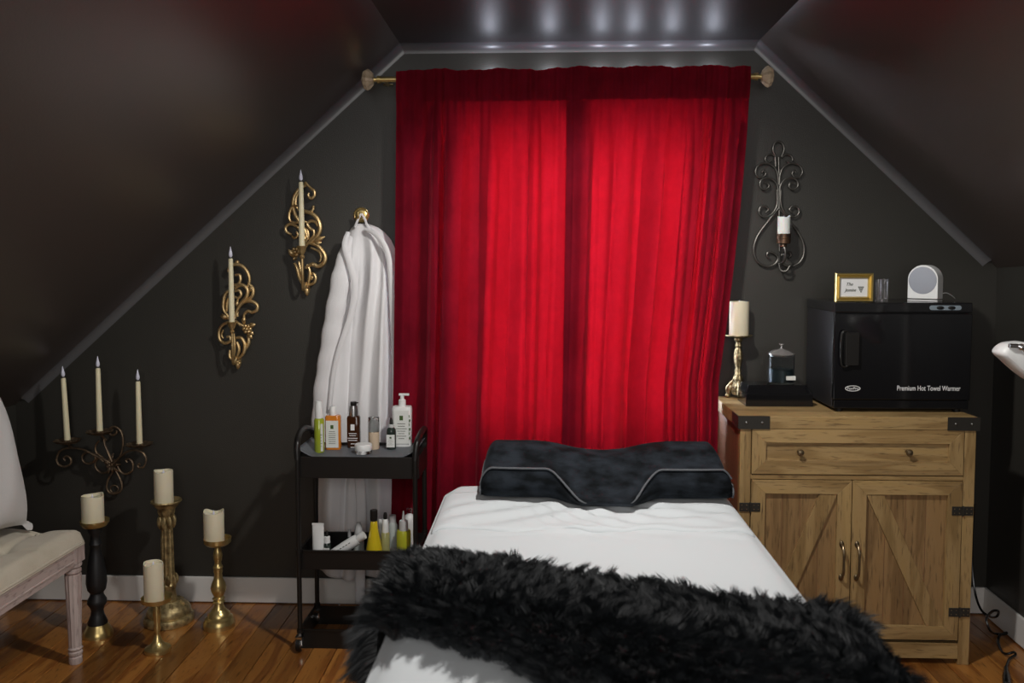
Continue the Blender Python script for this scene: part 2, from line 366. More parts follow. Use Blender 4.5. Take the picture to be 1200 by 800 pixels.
# ------------------------------------------------------------------ curtains and rod
ROD = W(600, 92, D-.11)
rx0, rx1 = W(446, 92, D-.11).x, W(884, 90, D-.11).x
rod = thing('curtain_rod', ((rx0+rx1)/2, D-.11, ROD.z), 'gold curtain rod with clear crystal ball ends above the red curtains', 'curtain rod')
RY, RZ = D-.11, ROD.z
MB().tube([(rx0, RY, RZ), (rx1, RY, RZ)], .0105, 14).build('pole', m_brass, rod)
for sx_, xx in ((-1, rx0), (1, rx1)):
    MB().tube([(xx, RY, RZ), (xx+sx_*.012, RY, RZ), (xx+sx_*.014, RY, RZ), (xx+sx_*.028, RY, RZ)], [.014, .014, .008, .009], 14).build('collar', m_brass, rod)
    fi = MB(); cx_ = xx+sx_*.045
    def facet(a, z): return 1+.09*math.cos(8*a)
    Mx = MB().lathe([(.0, -.022), (.020, -.018), (.032, -.006), (.036, .004), (.030, .016), (.014, .023), (0, .023)], (0, 0, 0), 32, facet)
    fi.v = [(cx_+sx_*z, RY+x_, RZ+y_) for x_, y_, z in Mx.v]; fi.f = Mx.f
    fo = fi.build('finial', mat('amber_crystal', (.86, .70, .50), .08, Transmission_Weight=.55, IOR=1.45, bump=(110, .5)), rod, smooth=False, label='clear amber-tinted cut crystal knob')
    bxx = xx+(-sx_)*.01
    MB().tube([(bxx, RY, RZ), (bxx, D-.012, RZ)], .006, 8).lathe([(.02, 0), (.02, .001)], (bxx, D-.01, RZ), 12).build('bracket', m_brass, rod)
def curtain(name, top, bot, depth, folds, seed, label, right=None):
    # top/bot: (x0,x1) at header and at floor ; folds: (u, width, amp, drift)
    rg = random.Random(seed); zt, zb = RZ+.028, .012; zh = RZ-.085
    ph = [rg.uniform(0, 6.3) for _ in range(6)]
    def fn(u, v):
        z = zt+(zb-zt)*v; hd = 0 if z > zh else min(1, (zh-z)/.25)
        x0 = top[0]+(bot[0]-top[0])*v**1.3; x1 = top[1]+(bot[1]-top[1])*(v**1.3 if right is None else right(v))
        y = 0; dx = 0
        for (fu, fw, fa, dr) in folds:
            c_ = fu+dr*v; k = (u-c_)/fw
            g = math.exp(-k*k)
            y += fa*g*(.45+.55*hd if fa > 0 else .10+.90*hd); dx += -fa*.55*k*g*math.exp(0)*(.3+.7*hd)
        lim = min(1, u/.12, (1-u)/.12); y += lim*(.019*math.sin(u*31+ph[0]+.6*v)*hd+.014*(abs(math.sin(u*26+ph[1]+.7*v+.5*math.sin(u*9)))**.6-.5)*hd+.002*math.sin(u*83+ph[1]+1.2*v+ph[4]*math.sin(u*7))*(.5+.5*hd)+.003*math.sin(u*21+v*13+ph[2])*hd)
        y += .0035*math.sin(u*140+ph[4])*(1-hd)
        zz = z+(.003*math.sin(u*19+ph[3])+.002*math.sin(u*43+ph[4]))*(1 if v < .03 else 0)
        return (x0+(x1-x0)*u+dx, depth+y*-1 + .012*v, zz)
    c = MB().grid(fn, 190, 90).build(name, m_curt, origin=((top[0]+top[1])/2, depth, RZ), fix=False)
    tag(c, label, 'curtain', 'red velvet curtains over the window')
    # pole pocket and heading: second layer of cloth in front and behind the pole
    hz = MB().grid(lambda u, v: (lambda p: (p[0], p[1]-.0045-.006*math.sin(PI*v), p[2]))(fn(u, v*(zt-zh)/(zt-zb))), 190, 10)
    hz.build('pole_pocket', m_curt, c, fix=False)
    bk = MB().grid(lambda u, v: (lambda p: (p[0], RY+.020+.3*(p[1]-depth), p[2]))(fn(u, v*(zt-zh)/(zt-zb))), 120, 6); bk.build('heading_back', m_curt, c, fix=False)
    # side hems
    for e_ in (0, 1):
        MB().grid(lambda u, v: (lambda p: (p[0], p[1]-.003, p[2]))(fn((u*.045 if e_ == 0 else 1-u*.045), .1+v*.9)), 8, 90).build('hem', m_curt, c, fix=False)
    return c
CY = RY-.022
def wx(px, y=CY): return W(px, 300, y).x
curtain('curtain', (wx(466), wx(690)), (wx(452), wx(676)), CY, [(.055, .03, .012, 0), (.226, .012, -.055, -.02), (.27, .022, .024, -.02), (.19, .02, .018, -.02), (.44, .02, .014, .02), (.52, .02, -.016, -.06), (.60, .022, .014, 0), (.69, .02, .020, .01), (.73, .014, -.018, .01), (.86, .04, .010, .0)], 3, 'left red velvet curtain panel, from the white robe to the middle of the window')
curtain('curtain', (wx(663), wx(874)), (wx(655), wx(843)), CY-.024, [(.03, .03, .010, 0), (.16, .02, -.012, .02), (.27, .03, .016, -.03), (.40, .02, -.014, .02), (.56, .03, .014, -.04), (.69, .013, -.022, .01), (.75, .02, .018, .0), (.80, .012, -.030, .01), (.86, .02, .020, 0), (.905, .012, -.030, .0), (.95, .022, .014, .0)], 5, 'right red velvet curtain panel, from the middle of the window to the cabinet', right=lambda v: min(1, v/.56)**1.5)

# ------------------------------------------------------------------ robe hook and robe
hk = W(423.5, 252, D)
hook = thing('wall_hook', (hk.x, D, hk.z), 'small round brass hook that holds the white robe', 'hook')
rz_ = MB().lathe([(.030, 0), (.030, .004), (.026, .008), (.023, .006), (.018, .009), (.012, .009), (.010, .014), (0, .015)], (0, 0, 0), 36, lambda a, z: 1+.03*math.cos(18*a))
rz_.v = [(hk.x+x_, D-z, hk.z+y_) for x_, y_, z in rz_.v]; rz_.build('rosette', m_brass, hook)
MB().tube(cat_spline([(hk.x, D-.010, hk.z+.002), (hk.x, D-.035, hk.z+.0), (hk.x, D-.052, hk.z-.014), (hk.x, D-.060, hk.z-.006), (hk.x, D-.062, hk.z+.008)], 4), .0048, 8).build('prong', m_brass, hook)
rb_top = hk.z-.035
rows = [(262, 417, 430), (268, 409, 445), (280, 403, 456), (300, 398, 465), (330, 394, 468), (380, 384, 469), (430, 376, 470), (480, 371, 470), (530, 369, 470), (580, 367, 469), (630, 366, 468), (672, 367, 466)]
def rowx(z_):
    py = None
    zs = [W(420, r_[0], D-.06).z for r_ in rows]
    for k in range(len(rows)-1):
        if zs[k] >= z_ >= zs[k+1]:
            t = (zs[k]-z_)/(zs[k]-zs[k+1]); a = rows[k][1]*(1-t)+rows[k+1][1]*t; b = rows[k][2]*(1-t)+rows[k+1][2]*t
            return W(a, 400, D-.06).x, W(b, 400, D-.06).x
    r_ = rows[0] if z_ > zs[0] else rows[-1]
    return W(r_[1], 400, D-.06).x, W(r_[2], 400, D-.06).x
RT, RB = W(420, 262, D-.06).z, W(420, 674, D-.06).z
robe = thing('bathrobe', (hk.x, D-.05, RB), 'white bathrobe hanging from the brass hook beside the red curtain', 'robe')
rgr = random.Random(11)
def robe_pt(u, v):
    z = RT+(RB-RT)*v; a, b = rowx(z); t = u*2-1; wd = b-a
    ends = math.sin(min(1, max(0, (1-abs(t))*2.2))*PI/2)
    dep = (.035+.035*min(1, v*3))*ends*(.6+.4*min(1, v*9))
    fold = .016*math.sin(u*11+1.0-3*v)+.010*math.sin(u*23+4*v+1)+.018*math.exp(-((u-.62+.16*v)/.05)**2)-.022*math.exp(-((u-.34+.02*math.sin(v*7))/.035)**2)*min(1, v*6)+.014*math.exp(-((u-.80+.05*v)/.035)**2)
    fold += .006*math.sin(u*5+v*17)*math.sin(v*9)
    zz = z
    if v > .985: zz = z+.005*math.cos(u*9)
    return (a+wd*u, min(D-.004, D-.012-dep-fold*ends*min(1, v*7)), zz)
MB().grid(robe_pt, 90, 90).build('body', m_robe, robe, fix=False, solid=.004)
# sleeve along the left side, flattened tube
def off(px, py, dy): return W(px, py, D-dy)
slp = cat_spline([off(410, 277, .055), off(404, 300, .09), off(398, 335, .105), off(391, 375, .105), off(385, 415, .10), off(379, 455, .095), off(376, 500, .09), off(375, 545, .085)], 6)
n_ = len(slp)
MB().tube(slp, [(.012+.024*min(1, k/10))*(1+.06*math.sin(k*1.3)) for k in range(n_)], 16, flat=.65).build('sleeve', m_robe, robe)
lap = cat_spline([off(408, 272, .085), off(404, 288, .112), off(411, 312, .125), off(416, 338, .125), off(411, 370, .125), off(398, 408, .13), off(390, 440, .125), off(386, 480, .12)], 6)
MB().tube(lap, [.006+.007*math.sin(PI*min(1, k/(len(lap)-1)+.1)) for k in range(len(lap))], 10, flat=.6).build('lapel', m_robe, robe)
lap2 = cat_spline([off(428, 268, .06), off(444, 278, .09), off(455, 300, .10), off(459, 345, .10), off(461, 400, .10), off(462, 470, .10), off(462, 540, .10)], 6)
MB().tube(lap2, [.004+.008*math.sin(PI*min(1, k/(len(lap2)-1)+.1)) for k in range(len(lap2))], 10, flat=.6).build('lapel', m_robe, robe)
MB().tube(cat_spline([off(416, 266, .05), off(420, 256, .055), off(423.5, 251, .058), off(427, 256, .055), off(432, 268, .05)], 6), .0045, 8, flat=.5).build('hanging_loop', m_robe, robe)
b0 = W(421, 560, D-.1); bb = MB().grid(lambda u, v: (b0.x-.018+.036*u+.004*math.sin(v*4), D-.095-.004*math.sin(u*PI)+.006*math.sin(v*6), b0.z+(W(421, 707, D-.1).z-b0.z)*v), 6, 30)
bb.build('belt', m_robe, robe, fix=False, solid=.006)

# ------------------------------------------------------------------ taper candles
TH = .245
taper = thing('taper_candle', (0, 0, 0), 'x', 'candle', 'ivory taper candles with plastic flames')
MB().lathe([(.0108, 0), (.0112, .003), (.0102, .10), (.0085, TH-.004), (.0065, TH), (0, TH)], seg=20).build('wax_stick', m_taper, taper)
MB().lathe([(.0050, TH-.002), (.0056, TH+.004), (.0046, TH+.006)], seg=14).build('wick_collar', m_wick, taper)
MB().lathe([(.0040, TH+.005), (.0072, TH+.012), (.0066, TH+.020), (.0032, TH+.034), (.0008, TH+.045), (0, TH+.046)], seg=16).build('flame_tip', m_flame, taper, label='pale pointed plastic flame tip')
first = [True]
def put_taper(p, label, tilt=(0, 0), s=1.0):
    o = taper if first[0] else copy_tree(taper); first[0] = False
    o.location = p; o.rotation_euler = (tilt[0], tilt[1], 0); o.scale = (1, 1, s); o['label'] = label
    return o

# ------------------------------------------------------------------ ornate gold sconces
def scroll(mb, pts, org, sc_, y, r, k=1.0, taper_ends=True, depth=None):
    P = []
    n = len(pts)
    for j, (a, b) in enumerate(pts):
        yy = y if depth is None else y-depth*math.sin(PI*j/(n-1))
        P.append(W(org[0]+a/sc_, org[1]+b/sc_, yy))
    C_ = cat_spline(P, 6); m_ = len(C_)
    R_ = [r*(.55+.45*math.sin(PI*(.12+.76*j/(m_-1)))) if taper_ends else r for j in range(m_)]
    mb.tube(C_, [q*(1.22 if taper_ends else 1) for q in R_], 8)
    return C_
def leaf(mb, org, sc_, a, b, y, wd):
    p, q = W(org[0]+a[0]/sc_, org[1]+a[1]/sc_, y), W(org[0]+b[0]/sc_, org[1]+b[1]/sc_, y-.012)
    d = q-p; L_ = d.length; mid = (p+q)/2; n = Vector((-d.z, 0, d.x)).normalized()
    P = [p+d*t+Vector((0, -.006*math.sin(PI*t), 0)) for t in [k/8 for k in range(9)]]
    mb.tube(P, [max(.0008, wd*math.sin(PI*(.08+.9*k/8))**.8) for k in range(9)], 8, flat=.45)
def flower(mb, c, r):
    mb.ell(c+Vector((0, -.006, 0)), r*.35, 10, 6)
    for k in range(6):
        a = 2*PI*k/6; mb.ell(c+Vector((math.cos(a)*r*.62, 0, math.sin(a)*r*.62)), (r*.40, r*.30, r*.40), 10, 6)
def gold_sconce(org, sc_, scrolls, leaves, fl_, balls, cup, bot, label, tl, tb):
    c0 = W(org[0]+cup[0]/sc_, org[1]+cup[2]/sc_, D-.085)
    bz = W(org[0]+bot[0]/sc_, org[1]+bot[1]/sc_, D-.03)
    t = thing('wall_sconce', (bz.x, D, bz.z), label, 'sconce', 'ornate gold wall sconces')
    fr = MB()
    for s_ in scrolls:
        scroll(fr, s_[0], org, sc_, D-s_[1], s_[2] if len(s_) > 2 else .0050)
    fr.build('scrollwork', m_gold, t)
    lf = MB()
    for a, b, wd in leaves: leaf(lf, org, sc_, a, b, D-.026, wd)
    for (a, b), r in balls: lf.ell(W(org[0]+a/sc_, org[1]+b/sc_, D-.022), r, 10, 6)
    lf.build('leaves', m_gold, t)
    fm = MB(); flower(fm, W(org[0]+fl_[0]/sc_, org[1]+fl_[1]/sc_, D-.03), .020); fm.build('rosette', m_gold, t, label='raised gold rose blossom')
    zt_ = W(org[0]+cup[0]/sc_, org[1]+cup[1]/sc_, D-.085).z; h = zt_-c0.z
    MB().lathe([(.004, 0), (.006, h*.1), (.010, h*.25), (.006, h*.35), (.012, h*.6), (.016, h*.85), (.021, h*.98), (.019, h), (.012, h*.96), (.0, h*.80)], c0, 20, lambda a, z: 1+.05*math.cos(8*a)).build('candle_cup', m_gold, t)
    MB().tube(cat_spline([bz+Vector((0, -.002, .03)), bz+Vector((-.004, -.03, .005)), Vector((c0.x, D-.082, (c0.z+bz.z)/2)), c0+Vector((0, 0, .004))], 8), [.0055]*25, 10).build('arm', m_gold, t)
    ba = MB().lathe([(0, -.022), (.006, -.016), (.011, -.004), (.008, .006), (.012, .012), (.006, .02)], (bz.x, D-.022, bz.z), 14).box((bz.x-.006, D-.02, bz.z), (bz.x+.006, D, bz.z+.02)); ba.build('bottom_finial', m_gold, t)
    zb_ = W(org[0]+tb[0]/sc_, org[1]+tb[1]/sc_, D-.085)
    put_taper((c0.x, D-.085, zt_-h*.16), tl)
s2 = [([(140, 120), (168, 150), (190, 168), (192, 195), (172, 212), (156, 196), (160, 180)], .028),
      ([(142, 135), (100, 160), (72, 205), (66, 255), (80, 310), (105, 350), (135, 395), (150, 440)], .026, .0062),
      ([(120, 150), (88, 195), (82, 240), (92, 270)], .020),
      ([(92, 255), (62, 262), (44, 310), (55, 348), (95, 352), (120, 330)], .030),
      ([(58, 425), (28, 405), (26, 378), (52, 362), (88, 376), (118, 410), (140, 450)], .030),
      ([(60, 430), (75, 445), (95, 425), (85, 405)], .024, .004),
      ([(95, 275), (140, 288), (185, 305), (215, 340), (226, 390), (205, 438), (160, 472), (115, 500)], .032, .0066),
      ([(188, 268), (172, 290), (140, 292), (115, 275)], .026),
      ([(212, 375), (196, 350), (168, 346), (150, 362), (168, 388), (188, 402), (186, 432), (160, 455)], .022),
      ([(120, 380), (150, 400), (155, 440), (130, 480)], .020),
      ([(160, 472), (205, 485), (240, 520), (256, 556), (246, 592), (214, 610), (186, 598), (160, 606), (140, 620)], .034, .0068),
      ([(170, 500), (215, 520), (232, 556), (222, 585)], .022, .004),
      ([(165, 662), (186, 652), (200, 676), (190, 706), (158, 722), (142, 742)], .030),
      ([(172, 690), (180, 675), (170, 668)], .030, .004),
      ([(75, 590), (92, 625), (108, 680), (132, 722), (145, 752)], .026, .0062),
      ([(150, 600), (166, 640), (160, 690), (148, 735)], .034),
      ([(100, 580), (112, 630), (124, 690)], .040, .0045)]
gold_sconce((330, 190), 5.0, s2, [((175, 470), (255, 436), .010), ((180, 480), (235, 470), .008), ((120, 345), (150, 352), .006), ((80, 560), (40, 510), .009), ((90, 560), (70, 575), .008), ((62, 430), (66, 445), .006), ((180, 600), (190, 598), .009)],
            (80, 525), [((140, 124), .0075), ((186, 262), .0065), ((150, 352), .005)], (120, 490, 572), (145, 752), 'ornate gold scroll wall sconce nearest the white robe', 'ivory taper candle in the gold sconce nearest the robe', (117, 490))
s1 = [([(190, 195), (178, 172), (196, 146), (228, 140), (262, 156), (286, 190), (294, 230), (284, 262)], .028, .0056),
      ([(214, 200), (238, 198), (244, 226), (230, 250), (206, 252)], .024),
      ([(212, 272), (250, 252), (282, 278), (276, 320), (246, 356), (222, 400), (214, 440)], .032, .0062),
      ([(212, 288), (236, 284), (248, 306), (232, 326), (212, 318)], .022),
      ([(288, 244), (312, 272), (312, 308), (290, 334), (258, 350)], .028, .0058),
      ([(228, 428), (230, 384), (262, 350), (306, 344), (336, 364), (334, 392), (308, 404), (284, 398), (264, 420), (268, 448)], .030, .0054),
      ([(178, 428), (152, 392), (150, 340), (162, 300), (186, 282)], .030, .0056),
      ([(168, 400), (172, 350), (186, 320)], .022),
      ([(192, 455), (148, 472), (126, 510), (132, 556), (160, 574), (188, 562), (186, 540), (168, 540)], .030, .0056),
      ([(150, 500), (140, 530), (150, 548)], .022, .004),
      ([(206, 550), (246, 544), (268, 580), (262, 628), (232, 660)], .030, .0056),
      ([(286, 520), (290, 570), (272, 610)], .026, .0058),
      ([(206, 520), (212, 590), (208, 650)], .040, .005),
      ([(186, 612), (186, 650), (212, 672), (236, 680)], .030, .0058),
      ([(224, 568), (236, 606), (226, 650)], .040, .0052),
      ([(215, 450), (240, 470), (262, 480)], .030)]
gold_sconce((230, 280), 4.71, s1, [((185, 435), (132, 424), .010), ((190, 445), (140, 412), .007), ((290, 480), (328, 470), .009), ((292, 510), (318, 525), .009), ((285, 520), (310, 550), .008), ((265, 470), (262, 430), .008), ((290, 290), (312, 262), .008), ((230, 330), (222, 372), .006)],
            (280, 496), [((226, 128), .0085), ((183, 172), .0065), ((190, 245), .006), ((290, 238), .0055), ((236, 686), .009)], (198, 456, 528), (226, 690), 'ornate gold scroll wall sconce left of and below the other gold one', 'ivory taper candle in the lower left gold sconce', (197, 456))

# ------------------------------------------------------------------ three armed iron candelabra on the wall
org, sc_ = (50, 480), 7.27
cb = W(131, 578, D-.02)
cand = thing('wall_candelabra', (cb.x, D, cb.z), 'bronzed iron scroll candelabra for three tapers low on the left wall', 'candelabra')
a = MB()
rI = .0042
scroll(a, [(192, 432), (180, 410), (208, 394), (240, 420), (232, 465), (180, 484), (132, 462), (120, 415), (145, 355), (205, 328), (285, 326), (370, 348), (440, 388), (520, 420), (575, 455)], org, sc_, D-.075, rI, taper_ends=False)
a.build('left_arm', m_iron, cand)
a = MB(); scroll(a, [(445, 385), (446, 425), (400, 458), (348, 440), (338, 392), (372, 362), (425, 372), (478, 408), (560, 470)], org, sc_, D-.045, rI, taper_ends=False)
scroll(a, [(570, 520), (510, 538), (460, 505), (448, 450), (478, 408)], org, sc_, D-.035, rI, taper_ends=False)
scroll(a, [(640, 480), (668, 530), (715, 545), (762, 515), (768, 455), (740, 420), (708, 425), (722, 448)], org, sc_, D-.035, rI, taper_ends=False)
scroll(a, [(630, 430), (668, 370), (686, 270), (668, 185), (622, 146), (578, 155), (562, 190), (590, 216), (625, 202), (632, 176)], org, sc_, D-.03, rI, taper_ends=False)
scroll(a, [(602, 520), (560, 590), (545, 655), (566, 702), (612, 714), (656, 698), (676, 655), (662, 592), (625, 520)], org, sc_, D-.025, rI, taper_ends=False)
scroll(a, [(576, 672), (588, 650), (622, 645), (645, 670), (628, 700), (594, 704), (576, 680)], org, sc_, D-.025, .003, taper_ends=False)
a.build('scrollwork', m_iron, cand)
a = MB(); scroll(a, [(522, 250), (530, 300), (556, 360), (590, 440)], org, sc_, D-.10, rI, taper_ends=False); scroll(a, [(480, 262), (450, 310), (458, 362), (490, 390), (560, 460)], org, sc_, D-.07, rI, taper_ends=False); a.build('middle_arm', m_iron, cand)
a = MB(); scroll(a, [(600, 460), (660, 400), (730, 352), (800, 345), (860, 372), (882, 430), (858, 486), (818, 490), (812, 466), (832, 462)], org, sc_, D-.075, rI, taper_ends=False); a.build('right_arm', m_iron, cand)
a = MB()
cc = W(org[0]+600/sc_, org[1]+460/sc_, D-.045)
a.ell(cc, (.012, .016, .020), 12, 8)
for k in range(9):
    an = 2*PI*k/9; L_ = .026 if k % 2 else .036
    a.tube([cc+Vector((math.cos(an)*L_*t, -.012*math.sin(PI*t)-.006, math.sin(an)*L_*t*1.25)) for t in (0, .3, .6, .85, 1)], [.003, .006, .006, .004, .001], 6, flat=.5)
a.tube([cc, Vector((cc.x, D, cc.z))], .006, 8)
a.build('centre_leaves', m_iron, cand)
for (px, py, dy, tl, tilt, pb, s_) in ((212, 282, .100, 'leftmost leaning ivory taper candle of the iron candelabra', (0, -.035), (80, 517), 1.0), (487, 205, .130, 'tallest standing ivory taper in the middle of the iron candelabra', (0, 0), (116, 505), 1.0), (826, 312, .100, 'rightmost ivory taper candle of the iron candelabra', (0, 0), (163, 521), 1.0)):
    p = W(org[0]+px/sc_, org[1]+py/sc_, D-dy)
    def petal(a_, z): return 1+.10*math.cos(8*a_)
    d_ = MB().lathe([(.004, -.004), (.020, -.003), (.036, .002), (.048, .011), (.0465, .012), (.034, .004), (.018, .0), (.013, .0), (.014, .012), (.010, .012), (.0, .003)], p, 32, petal)
    if py == 205: d_.tube([p, p+Vector((.008, .03, -.03)), W(org[0]+520/sc_, org[1]+262/sc_, D-.10)], .0035, 6)
    else: d_.tube([p+Vector((0, 0, -.002)), p+Vector((0, .01, -.012)), p+Vector((0, .025, -.018))], .0035, 6)
    d_.build('candle_dish', m_iron, cand)
    put_taper(p+Vector((0, 0, .004)), tl, tilt, s_)

# ------------------------------------------------------------------ dark iron scroll sconce on the right
org, sc_ = (860, 150), 4.44
sb = W(916, 312, D)
sco = thing('wall_sconce', (sb.x, D, sb.z), 'dark wrought iron scroll sconce with short white candle right of the curtain', 'sconce')
a = MB(); MX = 235
def both(pts, y, r=.0038, m_=True):
    scroll(a, pts, org, sc_, y, r, taper_ends=False)
    if m_: scroll(a, [(2*MX-x_, y_) for x_, y_ in pts], org, sc_, y, r, taper_ends=False)
both([(220, 150), (204, 115), (212, 82), (232, 70), (254, 82), (262, 112), (248, 150)], D-.015, m_=False)
both([(222, 155), (198, 136), (172, 144), (164, 166), (180, 180), (196, 168)], D-.015)
both([(233, 420), (233, 330), (230, 250), (212, 205), (175, 184), (132, 192), (113, 225), (126, 254), (150, 256), (166, 238), (156, 222), (146, 232)], D-.018)
both([(231, 330), (226, 295), (200, 266), (165, 260), (140, 276), (138, 304), (160, 320), (182, 306), (178, 286), (160, 286)], D-.024)
both([(226, 320), (224, 400), (196, 448), (156, 462), (132, 440), (138, 412), (164, 406), (180, 424), (166, 440)], D-.024)
both([(234, 415), (190, 470), (130, 550), (106, 610), (108, 662), (132, 702), (175, 720), (214, 706), (230, 675), (208, 650), (180, 646), (172, 662), (184, 676)], D-.018, .0042)
both([(233, 150), (235, 250), (236, 420), (238, 640)], D-.012, .0042, False)
a.tube([W(org[0]+216/sc_, org[1]+152/sc_, D-.02), W(org[0]+218/sc_, org[1]+200/sc_, D-.02)], .005, 8)
a.build('scrollwork', m_iron2, sco)
cp = W(org[0]+258/sc_, org[1]+604/sc_, D-.095); ct = W(org[0]+258/sc_, org[1]+550/sc_, D-.095).z; h = ct-cp.z
MB().lathe([(.004, -.012), (.012, -.008), (.010, 0), (.024, .003), (.025, h*.5), (.0265, h*.52), (.025, h*.56), (.0265, h), (.0245, h), (.023, .006), (0, .006)], cp, 24).build('candle_cup', m_rust, sco, label='coppery brown candle cup')
MB().tube(cat_spline([W(org[0]+238/sc_, org[1]+650/sc_, D-.02), W(org[0]+240/sc_, org[1]+700/sc_, D-.06), W(org[0]+262/sc_, org[1]+690/sc_, D-.09), W(org[0]+268/sc_, org[1]+640/sc_, D-.10), cp+Vector((0, 0, -.005))], 6), .0048, 8).tube(cat_spline([W(org[0]+232/sc_, org[1]+690/sc_, D-.03), W(org[0]+245/sc_, org[1]+740/sc_, D-.05), W(org[0]+275/sc_, org[1]+742/sc_, D-.06), W(org[0]+292/sc_, org[1]+715/sc_, D-.06)], 6), .0042, 8).build('arm', m_iron2, sco)
def pillar(p, r, h, label, group=None, name='pillar_candle', rim=.004, m_=None, seed=1):
    rg = random.Random(seed); p1, p2 = rg.uniform(0, 6), rg.uniform(0, 6)
    t = MB()
    prof = [(r*.97, 0), (r, .003), (r*.995, h*.5), (r, h-.006), (r*.97, h), (r*.88, h-.001), (r*.82, h-.010), (0, h-.013)]
    t.lathe(prof, p, 32)
    t.v = [(x_, y_, z_+(rim*math.sin(2*math.atan2(y_-p[1], x_-p[0])+p1)+rim*.6*math.sin(3*math.atan2(y_-p[1], x_-p[0])+p2) if z_-p[2] > h*.8 and (x_-p[0])**2+(y_-p[1])**2 > 1e-9 else 0)) for x_, y_, z_ in t.v]
    o = thing(name, p, label, 'candle', group)
    t.build('wax', m_ or m_candle, o)
    MB().lathe([(.003, h-.016), (.0045, h-.008), (.003, h-.004), (.0008, h+.004), (0, h+.005)], p, 8).build('flame_tip', m_flame, o)
    return o
pillar(tuple(cp+Vector((0, 0, .007))), .0225, W(0+918, 254, D-.095).z-cp.z-.007, 'short white candle with melted rim in the dark iron sconce', seed=4, m_=mat('white_wax', (.78, .78, .76), .5, Subsurface_Weight=.3, Subsurface_Scale=.02))

# ------------------------------------------------------------------ floor candle holders
def holder(px, pyb, s_, prof, pan, mt, label, group=None, seg=32, fn=None, parts=None, z0=0.0, y=None):
    """prof: (half width px, picture row) from base to top; converted to metres at the holder's own distance"""
    p = G(px, pyb, z0) if y is None else W(px, pyb, y)
    if y is not None: p.z = z0
    k = p.y/F; zr = lambda row: (W(px, row, p.y).z-p.z)
    return p, k, zr
def spin(p, k, zr, segs, t, default):
    for nm, mt, fn, prof, lab in segs:
        pr = [(max(0, r*k), zr(row)) for r, row in prof]
        pr[0] = (pr[0][0], max(0, pr[0][1]))
        MB().lathe(pr, p, 36, fn).build(nm, mt or default, t, label=lab)
# black turned holder on brass foot
p, k, zr = holder(115, 744, 0, 0, 0, 0, '')
t = thing('candle_holder', p, 'matte black turned pillar candle holder on a brass foot, nearest the bench', 'candle holder')
spin(p, k, zr, [('foot', m_brass, None, [(17.5, 744), (17.5, 741), (15.5, 737), (13, 733), (11.5, 730)], 'domed brass foot'),
 ('shaft', m_blackp, None, [(11, 731), (11.5, 728), (8, 720), (7, 715), (8, 711), (11, 706), (11, 702), (8, 697), (7.5, 694), (10.5, 690), (12, 682), (11.5, 672), (9.5, 660), (7.5, 650), (6, 643), (6.5, 639), (7.5, 637), (5.5, 632), (5.5, 626), (8.5, 622), (8.5, 617), (6, 616)], None),
 ('candle_dish', m_brass, None, [(6, 617), (13.5, 616), (16.5, 612), (16.5, 609), (14.5, 610), (12, 612), (0, 612)], 'shallow brass dish')], t, m_brass)
zc_ = p.z+zr(612); pillar((p.x-.012+.006, p.y, zc_), 12.7*k, W(109, 580, p.y).z-zc_, 'ivory pillar candle on the black holder beside the bench', 'ivory pillar candles on the floor holders', rim=.003, seed=2)
# tall carved gold column
p, k, zr = holder(199, 727, 0, 0, 0, 0, '')
p.y -= .005
t = thing('candle_holder', p, 'tallest floor candle holder, a fluted antique gold column', 'candle holder')
spin(p, k, zr, [('foot', m_agold, lambda a_, z: 1+.012*math.cos(24*a_), [(28.5, 727), (29, 722), (27.5, 719), (25, 718), (25.5, 714), (23, 709), (17, 705), (13.5, 702)], None),
 ('lower_collar', m_agold, lambda a_, z: 1+.06*math.cos(8*a_), [(10, 703), (9, 696), (8, 690), (9, 687), (9.5, 684), (8, 682)], None),
 ('fluted_column', m_agold, lambda a_, z: 1+.09*math.cos(12*a_), [(8.5, 683), (8, 676), (7, 668), (6.8, 640), (6.3, 615), (6.2, 606)], None),
 ('capital', m_agold, lambda a_, z: 1+.08*math.cos(8*a_), [(6.5, 607), (8, 604), (9.5, 600), (10, 597)], None),
 ('candle_dish', m_agold, None, [(7, 602), (9, 600), (10, 598), (10, 596), (13.5, 592), (15, 590), (18, 587), (17.5, 585.5), (14, 588), (0, 590)], None)], t, m_agold)
lf = MB()
for ring, n_l, r0, z0_, z1_, w_ in ((0, 8, 8.2, 604, 618, 3.0), (1, 8, 8.8, 684, 672, 3.0), (2, 6, 14, 703, 716, 4.2)):
    for q in range(n_l):
        an = 2*PI*(q+.5*ring)/n_l; dr = Vector((math.cos(an), math.sin(an), 0))
        P = [Vector(p)+dr*(r0+(9 if ring == 2 else 1.5)*t_*(1 if ring == 2 else math.sin(PI*t_)))*k+Vector((0, 0, zr(z0_+(z1_-z0_)*t_))) for t_ in (0, .25, .5, .75, 1)]
        lf.tube(P, [w_*k*.5, w_*k, w_*k, w_*k*.7, w_*k*.3], 6, flat=.6)
lf.build('carved_leaves', m_agold, t)
zc_ = p.z+zr(590); pillar((p.x-.008, p.y, zc_), 11*k, W(195, 551, p.y).z-zc_, 'ivory pillar candle on top of the tallest gold column', 'ivory pillar candles on the floor holders', rim=.003, seed=3)
